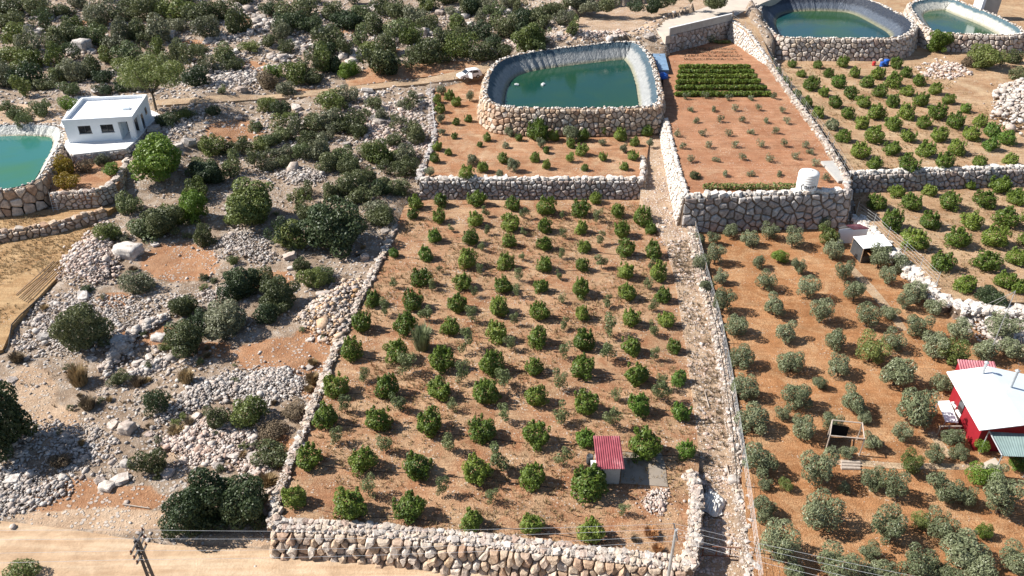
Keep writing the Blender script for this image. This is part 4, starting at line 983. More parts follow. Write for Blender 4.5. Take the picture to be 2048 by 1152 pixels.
# --- red terrace: seedlings, lush vine rows
sd = [(97, 625), (225, 625), (352, 622), (487, 620), (625, 635), (125, 690), (265, 690), (395, 688), (535, 690), (650, 695), (20, 770), (165, 765), (315, 765), (445, 755), (580, 755), (55, 840), (200, 835), (350, 832), (500, 828), (635, 828), (760, 838), (95, 915), (245, 915), (395, 905), (550, 915), (697, 900), (785, 868),
      (300, 995), (440, 995), (605, 995), (815, 940), (870, 1022), (65, 555), (185, 550), (315, 562), (445, 560), (575, 555)]
grow([(1348+x/2.88, y/2.88, (44+y*.02)/2.88) for x, y in sd], 12, 'tiny olive seedling %s from left in %s row of the bare red terrace', 'seedling', 'olive_seedling', 'seedling', z_R1, 'seedlings on the red terrace')
plant('scrub', 'low_bush', 'bush', 1348+115/2.88, 1003/2.88, 26, z_R1, 'low green bush by the left edge of the red terrace front')
def crop_row(x0, x1, y, hgt, wid, n_, mat, label, group, zf, seed, fl=.28):
    a_, b_ = hit(x0, y, zf), hit(x1, y, zf); L_ = np.linalg.norm(b_-a_); rnd = random.Random(seed)
    lob = [((L_*(i+.5)/(L_/.5), rnd.uniform(-.1, .1)*wid, hgt*.5), (.42, wid*.5*rnd.uniform(.8, 1.2), hgt*.5*rnd.uniform(.75, 1.2)), 1) for i in range(int(L_/.5))]
    vs, fs = leaf_cloud(lob, n_, fl, fl*.6, seed, .3, .8, 0, .02); root = empty('crop_row', V(a_), math.atan2(b_[1]-a_[1], b_[0]-a_[0])); tag(root, label, 'crop row', group)
    obj('foliage', mesh_np('foliage', vs, fs), mat, root)
    mb = MB(); u = .3
    while u < L_: mb.tube([(u, 0, -.05), (u+.04, 0, hgt*.6)], .025, 4); u += 1.1
    mb.build('stems', 'bark', root)
crops = [(30, 440, 392), (26, 462, 420), (20, 482, 448), (14, 505, 478), (8, 530, 512), (4, 565, 548)]
for i, (x0, x1, y) in enumerate(crops):
    crop_row(1348+x0/2.88, 1348+x1/2.88, y/2.88+2, .85, 1.0, 5200, 'leaf_citrus', 'lush dark green crop row, %s from the back, on the red terrace' % ordw(i), 'lush crop rows of the red terrace', z_R1, 40+i)
crop_row(1348+170/2.88, 1348+700/2.88, 1090/2.88, .8, 1.0, 1500, 'leaf_scrubgreen', 'low green hedge of vines along the front edge of the red terrace', None, z_R1, 60)
crop_row(1348+40/2.88, 1348+235/2.88, 245/2.88, 1.6, 1.6, 1400, 'leaf_olive', 'grey-green bushes in the shade of the terrace back wall', None, z_R1, 61)
crop_row(1348+235/2.88, 1348+325/2.88, 250/2.88, .6, .8, 400, 'leaf_scrubgreen', 'low yellow-green plants at the back right corner of the red terrace', None, z_R1, 62)
for i, y in enumerate((285, 305, 325, 345)):
    crop_row(1348+(60 if i > 1 else 75)/2.88, 1348+(360+i*14)/2.88, y/2.88, .35, .4, 160, 'leaf_brown', 'withered brown crop row, %s from the back, on the red terrace' % ordw(i), 'withered crop rows', z_R1, 70+i)
# --- big trees and scrub on the wild slope
BIG = [('big', 900/2.88, 905/2.88, 112, 'leaf_bright', 'bright green broad tree in front of the white house', 1.0), ('big', 1190/2.88, 990/2.88, 70, 'leaf_dark', 'dark tree right behind the bright green tree', 1.0),
  ('big', 1445/2.88, 380+70/2.88, 122, 'leaf_scrubgreen', 'large round light green tree standing left of centre', 1.0), ('big', 1905/2.88, 380+205/2.88, 128, 'leaf_dark', 'very large dark carob tree beside the orchard back corner', 1.0),
  ('big', 455/2.88, 380+800/2.88, 92, 'leaf_scrub', 'tall dense dark tree alone at the far left middle', 1.35), ('big', 1060/2.88, 380+850/2.88, 88, 'leaf_scrub', 'dark round tree on the stony slope below the grey rubble', 1.1),
  ('big', 1290/2.88, 380+740/2.88, 105, 'leaf_scrubgrey', 'pale grey-green spreading tree among the grey rubble', .9), ('big', 1380/2.88, 380+525/2.88, 70, 'leaf_dark', 'dark tree left of two bushes on the middle slope', 1.2),
  ('big', 1610/2.88, 380+590/2.88, 72, 'leaf_scrub', 'dark bushy tree left of the orange rubble heap', 1.1), ('big', 1090/2.88, 380+85/2.88, 62, 'leaf_bright', 'upright bright green tree between two dark trees', 1.4),
  ('big', 930/2.88, 380+165/2.88, 78, 'leaf_scrub', 'dark tree right of the pink rubble heap', 1.1), ('big', 1200/2.88, 752+700/2.88, 112, 'leaf_dark', 'left half of the huge dark tree beside the dirt road', 1.25), ('big', 1085/2.88, 752+800/2.88, 100, 'leaf_dark', 'lower left limb tree of the huge dark tree group by the road', 1.1), ('big', 1375/2.88, 752+730/2.88, 112, 'leaf_dark', 'right half of the huge dark tree beside the dirt road', 1.25),
  ('big', -8, 752+240/2.88, 128, 'leaf_dark', 'dark tall tree cut off by the left photo edge', 1.6), ('pine', 850/2.88, 440/2.88, 140, 'leaf_scrubgreen', 'spreading pine with bare trunk behind the white house', 1.0), ('big', 1820/2.88+1348, 380+625/2.88, 58, 'leaf_dark', 'dark tree at the foot of the guyed mast', 1.1),
  ('big', 1090/2.88+680, 225/2.88, 72, 'leaf_scrubgreen', 'lush green tree behind the left end of the middle pond', 1.0), ('big', 1530/2.88+1348, 230/2.88, 46, 'leaf_citrus', 'dark green tree between the two ponds at the top right', 1.4), ('big', 1790/2.88+1348, 325/2.88, 64, 'leaf_scrubgreen', 'bushy tree below the far right pond', 1.0),
  ('scrub', 1420/2.88, 752+205/2.88, 84, 'leaf_scrubgreen', 'glossy green bush on the pale rubble near the lower orchard wall', 1.1), ('scrub', 1235/2.88, 752+240/2.88, 50, 'leaf_scrub', 'dark narrow bush left of the glossy green bush', 1.5), ('scrub', 905/2.88, 752+150/2.88, 55, 'leaf_dark', 'lone dark bush on white rubble in the lower left', 1.5),
  ('scrub', 875/2.88, 752+490/2.88, 62, 'leaf_scrub', 'dark bush directly above left of the huge road tree', 1.3), ('scrub', 1570/2.88, 752+440/2.88, 76, 'leaf_scrub', 'large dark bush against the lower left orchard wall', 1.0), ('scrub', 1560/2.88, 752+310/2.88, 62, 'leaf_brown', 'grey dry bush against the lower left orchard wall', .9), ('scrub', 1690/2.88, 752+200/2.88, 54, 'leaf_brown', 'grey-brown dry bush by the left orchard wall', .8),
  ('scrub', 340/2.88, 752+490/2.88, 46, 'leaf_brown', 'brown bush in the shade of the left edge tree', .8), ('scrub', 100/2.88, 752+1130/2.88, 74, 'leaf_scrubgreen', 'bush on the near road side at the bottom left corner', .9),
  ('scrub', 790/2.88, 380+530/2.88, 70, 'leaf_scrubgrey', 'pale olive-coloured bush below the pink rubble heap', 1.0), ('scrub', 1665/2.88, 380+260/2.88, 76, 'leaf_scrubgreen', 'yellowish green bush left of the very large carob', 1.0), ('scrub', 1800/2.88, 380+495/2.88, 60, 'leaf_scrubgreen', 'green double bush below the very large carob', 1.2), ('scrub', 1720/2.88, 380+430/2.88, 40, 'leaf_scrub', 'small dark bush left of the green double bush', 1.1),
  ('scrub', 630/2.88, 380+240/2.88, 40, 'leaf_scrub', 'small dark bush at the top of the pink rubble heap', 1.2), ('scrub', 820/2.88, 380+225/2.88, 54, 'leaf_scrub', 'dark low bush behind the pale boulder', 1.0), ('scrub', 1180/2.88, 380+255/2.88, 46, 'leaf_scrub', 'tall narrow dark bush left of the grey gravel heap', 1.8), ('scrub', 1500/2.88, 380+500/2.88, 52, 'leaf_scrub', 'dark bush between two dark trees on the middle slope', 1.2), ('scrub', 1060/2.88, 380+670/2.88, 52, 'leaf_scrub', 'small dark bush above the dark round slope tree', 1.2), ('scrub', 1540/2.88, 380+715/2.88, 56, 'leaf_dark', 'dark bush left below the orange rubble heap', 1.0),
  ('scrub', 1180/2.88, 380+500/2.88, 22, 'leaf_dark', 'tiny dark bush at the edge of the bare red patch', .9), ('scrub', 680/2.88, 380+1080/2.88, 40, 'leaf_scrub', 'green bush between two tan dry bushes', 1.1), ('scrub', 490/2.88, 380+565/2.88, 30, 'leaf_dark', 'low dark bush at the foot of the pink rubble heap', .7), ('scrub', 370/2.88, 960/2.88, 52, 'leaf_yellow', 'bright yellow-green bush beside the turquoise pool', 1.1), ('scrub', 380/2.88, 1045/2.88, 46, 'leaf_yellow', 'lower yellow bush on the garden wall by the pool', 1.0), ('scrub', 490/2.88, 960/2.88, 36, 'leaf_brown', 'brownish bush under the house terrace', 1.0), ('scrub', 640/2.88, 975/2.88, 40, 'leaf_bright', 'bright green bush in the garden below the house', .9), ('scrub', 575/2.88, 920/2.88, 34, 'leaf_scrubgrey', 'grey-green bush at the house terrace base', 1.0),
  ('dry', 445/2.88, 380+1060/2.88, 54, 'leaf_dry', 'tall tan dry bush below the lone dark tree', 1.3), ('dry', 1070/2.88, 380+1070/2.88, 40, 'leaf_dry', 'tan dry bush right of the two green bushes', 1.2), ('dry', 1800/2.88, 380+1080/2.88, 38, 'leaf_dry', 'yellowish dry bush by the left orchard wall', .9), ('dry', 500/2.88, 752+150/2.88, 42, 'leaf_brown', 'olive-brown dry bush on the lower left slope', 1.0), ('dry', 1540/2.88, 752+600/2.88, 48, 'leaf_dry', 'tan dry grass clump beside the lower wall corner', .7), ('dry', 1010/2.88, 752+310/2.88, 40, 'leaf_dry', 'tan dry grass clump on white rubble', .5), ('dry', 1090/2.88, 752+260/2.88, 26, 'leaf_brown', 'small brown weed clump on white rubble', .8), ('dry', 90/2.88, 380+960/2.88, 36, 'leaf_brown', 'brown weed clump at the left edge path', .7), ('dry', 790/2.88, 380+1100/2.88, 34, 'leaf_brown', 'brown dry bush beside the green bush on the slope', .8), ('dry', 1400/2.88, 752+450/2.88, 24, 'leaf_dry', 'small tan weed clump above the huge road tree', .8), ('dry', 1800/2.88, 380+990/2.88, 26, 'leaf_dry', 'small dry tuft left of the orchard wall', .6)]
def zone_z(px, py):
    return G
for kind, px, py, d, mat, lab, sq in BIG:
    zf = G
    if px > 1800 and py > 500: zf = z_olive
    elif px > 1800: zf = z_R2
    elif 95 < px < 262 and 300 < py < 392: zf = z_garden
    elif py > 1120: zf = z_road
    plant(kind, 'tree' if kind in ('big',) else ('pine_tree' if kind == 'pine' else ('dry_bush' if kind == 'dry' else 'bush')), 'tree' if kind in ('big', 'pine') else 'bush', px, py, d, zf, lab, None, mat, None, sq)
wild = zoom(0, 0, [(60, 40, 160), (210, 35, 140), (350, 90, 180), (560, 60, 170), (60, 115, 150), (250, 130, 130), (430, 130, 120), (700, 80, 140), (850, 40, 150), (1010, 60, 180), (1010, 130, 120), (1150, 60, 150), (1250, 50, 130), (1420, 60, 130), (1560, 40, 120), (1720, 50, 160), (1900, 60, 160), (1980, 110, 120), (80, 210, 160), (210, 200, 140), (330, 210, 170),
  (430, 200, 120), (540, 195, 130), (690, 180, 150, 'leaf_scrubgrey'), (780, 170, 120), (950, 220, 120), (1200, 160, 150), (1230, 230, 110), (1320, 220, 110), (1440, 260, 90), (1540, 230, 90), (1620, 180, 110), (1640, 260, 80), (1800, 130, 120), (1880, 220, 160), (1960, 260, 110), (60, 300, 150), (170, 340, 160), (290, 330, 160, 'leaf_scrubgreen'), (380, 300, 120), (500, 400, 120), (720, 300, 150),
  (1110, 330, 110), (1340, 370, 90), (1620, 340, 110), (1780, 370, 130), (1850, 340, 130), (1130, 440, 120), (60, 430, 130), (150, 430, 140), (130, 500, 140, 'leaf_scrubgreen'), (250, 480, 130), (330, 420, 120), (430, 410, 130), (400, 500, 110), (530, 370, 110), (600, 510, 100), (590, 430, 110), (380, 590, 80, 'leaf_bright'), (1570, 410, 90, 'leaf_bright'), (1540, 460, 110, 'leaf_brown'), (1700, 420, 130), (1800, 440, 110), (1990, 410, 90, 'leaf_bright'), (1650, 510, 90), (1270, 510, 70),
  (30, 620, 90, 'leaf_sapling'), (100, 650, 80, 'leaf_sapling'), (160, 670, 80, 'leaf_sapling'), (230, 620, 100, 'leaf_sapling'), (130, 700, 70, 'leaf_sapling'), (1220, 630, 70), (1540, 600, 100), (1620, 620, 110), (1900, 560, 130), (1990, 540, 100), (1960, 600, 100), (1060, 650, 100), (960, 680, 90), (1480, 720, 80), (1650, 700, 130), (1700, 740, 120), (1620, 770, 120), (1560, 800, 110), (1500, 830, 110), (1380, 840, 120), (1320, 840, 80),
  (1800, 700, 130), (1900, 690, 150), (1780, 800, 120), (1870, 770, 130), (1840, 860, 130), (1640, 870, 110), (1740, 870, 110), (1460, 920, 110), (1540, 900, 90), (1900, 930, 120), (1960, 880, 110), (1630, 930, 90), (1560, 950, 90), (1980, 960, 80), (1120, 1090, 130), (1740, 1090, 120), (1900, 1090, 110)])
wild += zoom(680, 0, [(60, 110, 150), (110, 60, 130), (200, 130, 140), (250, 30, 120), (330, 150, 150), (420, 90, 120), (340, 60, 120), (520, 140, 110), (640, 60, 80), (700, 90, 120), (760, 40, 100), (680, 130, 140), (850, 30, 100), (900, 90, 130), (960, 60, 100), (960, 150, 140), (1060, 110, 130), (1150, 110, 110), (1170, 60, 100), (1240, 40, 110), (1290, 100, 110), (1330, 150, 100), (1030, 20, 100), (800, 170, 120),
  (820, 300, 130), (680, 250, 160), (600, 220, 120), (500, 290, 180), (440, 290, 110), (230, 330, 200), (180, 280, 140), (290, 370, 110), (100, 300, 110), (30, 280, 110), (60, 400, 110, 'leaf_bright'), (200, 590, 80), (420, 580, 110), (360, 600, 80), (140, 660, 100), (60, 690, 130), (230, 660, 80), (100, 740, 110), (330, 700, 90), (400, 740, 110), (450, 770, 100), (310, 800, 110), (220, 880, 130), (320, 890, 110), (390, 880, 110), (160, 870, 100), (60, 950, 130),
  (270, 960, 100), (380, 960, 120), (80, 1050, 130), (30, 1080, 110), (170, 1010, 100), (240, 1080, 120), (310, 1060, 130), (370, 1090, 100), (200, 1190, 120, 'leaf_scrubgrey'), (260, 1230, 110), (1440, 30, 110), (1540, 20, 90), (1800, 30, 80)])
wild += zoom(1348, 0, [(1700, 350, 110, 'leaf_brown'), (1960, 330, 110), (1990, 420, 90), (1890, 340, 80)])
wr = random.Random(5)
OUTC = [(165, 98, 26, 12), (440, 78, 34, 12), (530, 48, 34, 12), (600, 92, 30, 12), (705, 112, 26, 14), (790, 66, 26, 14), (862, 62, 24, 12), (480, 22, 30, 9), (645, 62, 26, 10), (925, 28, 24, 9), (330, 72, 24, 9), (255, 140, 22, 10), (60, 66, 24, 10), (380, 40, 22, 8), (760, 24, 24, 8), (1010, 20, 24, 8), (560, 118, 26, 10), (120, 30, 20, 8)]
wild = [t for t in wild if len(t) > 3 or all(((t[0]-o[0])/o[2])**2+((t[1]-o[1])/o[3])**2 > .8 or o[1] > 200 for o in OUTC)]
for i in range(900):                     # fill the dense upper part of the hillside
    x, y = wr.uniform(-20, 1360), wr.uniform(2, 170)
    lim = 168-max(0, x-560)*.075 if x > 320 else 165
    dens = .95 if x < 330 else (.6 if y < 50 else .38)
    if y > lim-26 and x > 300: continue
    if x > 1120 and y > 20: continue
    if 360 < x < 560 and 60 < y < 172 and wr.random() < .75: continue
    if any(((x-o[0])/o[2])**2+((y-o[1])/o[3])**2 < 1.6 for o in OUTC): continue
    if wr.random() < dens and min((x-t[0])**2+((y-t[1])*1.5)**2 for t in wild) > 30**2 and len(wild) < 296: wild.append((x, y, wr.uniform(30, 52)))
for i in range(30):                      # the scrub goes on above the top edge of the photo
    wild.append((wr.uniform(-60, 1500), wr.uniform(-26, 8), wr.uniform(30, 52)))
mats = ['leaf_scrub', 'leaf_scrub', 'leaf_scrubgrey', 'leaf_scrubgreen', 'leaf_scrubgreen', 'leaf_scrubgrey', 'leaf_scrub', 'leaf_sapling', 'leaf_dark', 'leaf_scrub']
wild += [(250, 408, 52), (300, 445, 62), (345, 432, 46), (215, 462, 40), (560, 470, 50), (615, 425, 46), (722, 384, 60), (762, 432, 54), (642, 545, 48), (532, 566, 58), (470, 578, 54), (545, 615, 48), (400, 645, 52), (362, 612, 42), (690, 440, 50), (455, 330, 60), (420, 290, 46), (395, 330, 44), (600, 400, 46)]
low_ = []
BARE = [(360, 525, 85, 42), (580, 715, 105, 36), (150, 1005, 90, 45), (60, 790, 50, 60)]
while len(low_) < 90:
    x, y = wr.uniform(20, 740), wr.uniform(395, 985)
    if x > 790-(y-400)*.42 or (y < 640 and x < 250-(y-430)*.9) or any(((x-c[0])/c[2])**2+((y-c[1])/c[3])**2 < 1 for c in BARE): continue
    low_.append((x, y, wr.uniform(10, 27)))
for ri, r_ in enumerate(rows_of(low_, 30)):
    for ci, t in enumerate(r_):
        kd = wr.choice(['scrub', 'loose', 'loose', 'dry'])
        plant(kd, 'low_shrub', 'bush', t[0], t[1], t[2], G, 'low %s shrub %s from left in %s tier of the rubble slope' % ('dry' if kd == 'dry' else 'evergreen', ordw(ci), ordw(ri)), 'low shrubs on the rubble slope', wr.choice(['leaf_dry', 'leaf_brown']) if kd == 'dry' else wr.choice(['leaf_scrub', 'leaf_scrubgrey', 'leaf_scrubgreen', 'leaf_sapling']), None, wr.uniform(.6, 1.1))
for ri, r_ in enumerate(rows_of(wild, 11)):
    for ci, t in enumerate(r_):
        zf = z_R2 if t[0] > 1800 else G
        plant(wr.choice(['scrub', 'scrub', 'scrub', 'loose']), 'scrub_bush', 'bush', t[0], t[1], t[2]*wr.uniform(1.05, 1.4), zf, 'wild evergreen bush %s from left in %s tier down the stony hillside' % (ordw(ci), ordw(ri)), 'scrub on the wild hillside', t[3] if len(t) > 3 else wr.choice(mats), None, wr.uniform(.85, 1.35), .05)

# ------------------------------------------------------------------ rubble and boulders on the wild slope
def heap(label, pix, n_, size, mat, seed, mound=.6, zf=G, name='rubble_heap', cat='rubble'):
    poly = [hit(x, y, zf)[:2] for x, y in pix]; a_ = np.array(poly); rr = np.random.RandomState(seed)
    xs = rr.uniform(a_[:, 0].min(), a_[:, 0].max(), n_*4); ys = rr.uniform(a_[:, 1].min(), a_[:, 1].max(), n_*4)
    n_ = int(n_*1.35); ins = pinpoly(xs, ys, poly); xs, ys = xs[ins][:n_], ys[ins][:n_]
    bp = np.array(densify(poly, .5)); d = np.sqrt(np.min((xs[:, None]-bp[None, :, 0])**2+(ys[:, None]-bp[None, :, 1])**2, axis=1)); dm = max(d.max(), .1)
    nz = np.sin(xs*1.1+seed)*np.cos(ys*1.3-seed)+.6*np.sin(xs*2.3-ys*1.9); kp = rr.rand(len(xs)) < np.clip(.16+d/dm*1.9+nz*.42, .08, 1); xs, ys, d = xs[kp], ys[kp], d[kp]
    out_ = rr.rand(len(xs)) < .16; xs = xs+out_*rr.normal(0, .9, len(xs)); ys = ys+out_*rr.normal(0, .9, len(xs)); d = np.where(out_, d*.15, d)
    zz = np.array([float(zf(x, y)) for x, y in zip(xs, ys)])
    top = mound*np.sqrt(np.clip(d/dm, 0, 1)); zz = zz+top*rr.uniform(.75, 1, len(xs))-.02
    o_ = obj(name, rubble_mesh(name, np.stack([xs, ys, zz], -1), size*np.exp(rr.normal(-.38, .55, len(xs))), seed), mat); tag(o_, label, cat, None, 'stuff'); return o_
heap('pink and white rubble heap beside the dry meadow', [(108, 562), (128, 520), (160, 480), (212, 440), (232, 462), (244, 520), (240, 556), (190, 578)], 2300, .34, 'rubble_pink', 1, 1.0)
heap('grey gravel heap under the large round tree', [(425, 500), (445, 470), (480, 455), (530, 475), (565, 512), (545, 528), (440, 524)], 1700, .24, 'rubble_grey', 2, .9)
heap('long band of grey rubble across the middle slope', [(66, 602), (120, 585), (200, 588), (330, 590), (400, 575), (460, 560), (452, 600), (350, 628), (290, 640), (220, 700), (140, 715), (50, 722), (18, 692)], 4200, .26, 'rubble_grey', 3, .35)
heap('orange and white rubble heap against the orchard wall', [(585, 645), (630, 595), (690, 560), (740, 560), (706, 632), (682, 700), (640, 690)], 1500, .38, 'rubble_orange', 4, .9)
heap('wide white rubble spread left of the lower orchard wall', [(392, 762), (480, 738), (590, 735), (625, 758), (600, 800), (520, 815), (430, 806), (350, 842), (296, 862)], 3600, .24, 'rubble_grey', 5, .5)
heap('pale rubble slope above the huge dark road tree', [(305, 880), (360, 850), (470, 830), (520, 870), (545, 940), (520, 960), (420, 930), (335, 930)], 2300, .28, 'rubble_pink', 6, .4)
heap('grey rubble at the lower left photo corner', [(-40, 920), (60, 930), (140, 955), (150, 990), (60, 1025), (-40, 1036)], 1500, .28, 'rubble_grey', 7, .4)
heap('grey stones in the shade of the left edge tree', [(-20, 850), (120, 835), (230, 860), (260, 930), (140, 950), (0, 920)], 1400, .26, 'rubble_grey', 8, .15)
heap('line of old collapsed wall stones by the shaded hollow', [(205, 735), (222, 700), (262, 660), (330, 628), (345, 640), (280, 680), (240, 730), (214, 760)], 800, .42, 'rubble_grey', 9, .6)
heap('white rubble strip running down to the dark slope tree', [(255, 745), (330, 708), (352, 716), (300, 748), (262, 762)], 420, .34, 'rubble_grey', 10, .4)
heap('grey rubble sheet above the dirt track', [(365, 150), (400, 125), (470, 118), (540, 140), (545, 168), (440, 178), (380, 170)], 1500, .55, 'rubble_grey', 11, .5)
heap('grey gravel strip between bushes above the large carob', [(545, 350), (590, 335), (650, 345), (660, 368), (590, 372)], 900, .28, 'rubble_grey', 12, .4)
heap('pale rubble beside the tumbled pond terrace wall', [(690, 225), (760, 205), (850, 200), (858, 300), (836, 350), (790, 330), (720, 290)], 1500, .5, 'rubble_pink', 13, .3)
heap('big white rubble mound at the right photo edge', [(1984, 250), (1978, 215), (1995, 180), (2048, 165), (2120, 175), (2120, 262), (2048, 272)], 1700, .62, 'rubble_grey', 14, 3.2, z_R2)
heap('pale rubble below the far right pond', [(1830, 135), (1870, 118), (1930, 128), (1950, 150), (1900, 162), (1850, 155)], 500, .5, 'rubble_pink', 15, .4, z_R2)
heap('small gravel patch in front of the orchard hut', [(1282, 985), (1300, 976), (1340, 978), (1336, 1030), (1320, 1038), (1284, 1016)], 420, .2, 'rubble_pink', 16, .2, z_field)
heap('stony bank behind the middle pond', [(960, 112), (1040, 92), (1160, 82), (1260, 72), (1240, 60), (1120, 72), (1020, 80), (950, 96)], 1500, .45, 'rubble_pink', 17, .3)
heap('rocky debris between guyed mast and olive trees', [(1895, 615), (1990, 628), (2080, 640), (2080, 720), (1990, 700), (1920, 665)], 900, .4, 'rubble_grey', 18, .3, z_olive)
heap('rubble under the white house terrace', [(264, 300), (300, 262), (345, 226), (420, 220), (380, 260), (330, 300), (290, 330)], 900, .4, 'rubble_grey', 19, .3)
heap('loose stones along the gravel ramp', [(1300, 430), (1290, 380), (1330, 300), (1360, 400), (1378, 480), (1400, 580), (1440, 760), (1460, 900), (1400, 900), (1378, 720), (1352, 560)], 3300, .19, 'rubble_pink', 20, 0, z_path)
heap('loose stones in the lower gated path', [(1395, 930), (1465, 930), (1484, 1150), (1390, 1150)], 1700, .17, 'rubble_pink', 21, 0, z_path)
heap('fallen wall stones along the front wall foot', [(556, 1098), (700, 1114), (1000, 1136), (1140, 1150), (1140, 1160), (1000, 1146), (700, 1124), (540, 1106)], 500, .2, 'rubble_pink', 22, 0, z_road)
# stones lying all over the natural ground
rr = np.random.RandomState(99)
D = .5*np.ones(X.shape)+1.2*ell([(450, 140, 130, 40), (760, 260, 110, 80), (560, 300, 120, 60), (300, 60, 300, 40, .7), (620, 60, 200, 50), (120, 640, 130, 60), (330, 730, 120, 50), (300, 820, 120, 60), (420, 880, 120, 60), (100, 960, 130, 50), (1180, 60, 130, 30), (680, 620, 70, 70), (330, 300, 80, 60), (900, 60, 200, 40, .6)])
D = D*(1-.85*soilmask)*(1-.6*baremask)*(~INZ)*front*(PX > -150)*(PX < 2150)*(PYY > -60)*(PYY < 1085)
D = D*np.where((PYY < 180), 1.0, 1.3)
w = (D/D.sum()).ravel(); k = 17000; ch = rr.choice(w.size, k, p=w)
pos = np.stack([X.ravel()[ch]+rr.uniform(-.5, .5, k), Y.ravel()[ch]+rr.uniform(-.5, .5, k), Zg.ravel()[ch]+.02], -1)
sz = np.where(pos[:, 1] > 110, rr.uniform(.2, .9, k)**1.2, rr.uniform(.12, .55, k))
o = obj('loose_stones', rubble_mesh('loose_stones', pos, sz, 100), 'rubble_grey'); tag(o, 'grey limestones scattered all over the wild hillside', 'stones', None, 'stuff')
ch = rr.choice(w.size, 190, p=w); bl = []
for i in ch: bl.append((float(PX.ravel()[i]), float(PYY.ravel()[i]), float(X.ravel()[i]), float(Y.ravel()[i]), float(Zg.ravel()[i])))
for ri, r_ in enumerate(rows_of(bl, 45)):
    for ci, t in enumerate(r_):
        s_ = wr.uniform(.6, 1.6) if t[3] > 105 else wr.uniform(.5, 1.1)
        q = rock_obj('boulder', 'rubble_grey', (t[2], t[3], t[4]+s_*.15), s_, None, wr, .6); tag(q, 'pale limestone boulder %s from left in %s tier down the wild slope' % (ordw(ci), ordw(ri)), 'boulder', 'boulders on the wild slope')
def boulder(px, py, wpx, lab, zf, mat='stone_white', sx=1.0, sy=.6, sz_=.45):
    """one large rock with worn edges"""
    p_ = hit(px, py, zf); s_ = wpx*depth_of(p_)/F; bm = bmesh.new(); bmesh.ops.create_cube(bm, size=1); bmesh.ops.subdivide_edges(bm, edges=bm.edges[:], cuts=5, use_grid_fill=True)
    r_ = random.Random(int(px))
    for v in bm.verts:
        c = v.co; q = c*.62+c.normalized()*.26; k_ = 1+.09*math.sin(c.x*9+r_.random()*.3)*math.cos(c.y*8)+.05*math.sin(c.z*14+c.x*5)+r_.uniform(-.02, .02); v.co = Vector((q.x*sx, q.y*sy, q.z*sz_))*k_*s_*1.05
    me_ = bpy.data.meshes.new('boulder'); bm.to_mesh(me_); bm.free(); o_ = obj('boulder', me_, mat, None, (p_[0], p_[1], p_[2]+s_*sz_*.3), True); o_.rotation_euler.z = -.25; tag(o_, lab, 'boulder'); return o_
for i, (x, y, rx, ry) in enumerate(OUTC):
    heap('grey limestone outcrop among the hillside scrub, %s of the outcrops listed from the left' % ordw(sorted(OUTC).index((x, y, rx, ry))), [(x+rx*math.cos(t)*(1+.25*math.sin(3*t+i)), y+ry*math.sin(t)) for t in np.linspace(0, 5.8, 9)], 110, 1.05, 'rubble_grey', 200+i, .45, G, 'rock_outcrop', 'outcrop')
lr = random.Random(3); slabs = []
while len(slabs) < 46:
    x, y = lr.uniform(10, 740), lr.uniform(400, 985)
    if x > 770-(y-400)*.42 or (y < 650 and x < 260-(y-430)*.9): continue
    slabs.append((x, y))
for ri, r_ in enumerate(rows_of(slabs, 60)):
    for ci, t in enumerate(r_):
        q_ = hit(t[0], t[1], G); s_ = lr.uniform(.4, 1.1); o_ = rock_obj('flat_rock', lr.choice(['rubble_grey', 'rubble_pink', 'rubble_grey']), (q_[0], q_[1], q_[2]+.02), s_, None, lr, .3); tag(o_, 'flat half buried rock %s from left in %s tier of the rubble slope' % (ordw(ci), ordw(ri)), 'rock', 'half buried rocks')
boulder(257, 508, 46, 'big flat white boulder lying beside the pink rubble heap', G, 'stone_white', 1, .7, .5)
boulder(255, 862, 26, 'round grey boulder on the lower left slope', G, 'rubble_grey', 1, .9, .8)
boulder(318, 678, 26, 'flat pale rock left of the dark slope tree', G, 'rubble_grey', 1, .7, .4)
boulder(252, 930, 16, 'small round white boulder above the huge road tree', G, 'rubble_grey', 1, .9, .8)
boulder(214, 975, 26, 'cream flat rock by the red bare earth near the road', G, 'stone_white', 1, .8, .4)
boulder(165, 100, 30, 'large pale outcrop among the scrub at the upper left', G, 'rubble_grey', 1, .8, .8)
boulder(55, 62, 22, 'pale rounded outcrop near the top left photo corner', G, 'rubble_grey', 1, .8, .6)
boulder(845, 70, 18, 'tall pale outcrop behind the middle pond bushes', G, 'rubble_grey', 1, .8, .9)
boulder(1467, 965, 20, 'grey round boulder on the path beside the white wall', z_path, 'rubble_grey', 1, .8, .8)

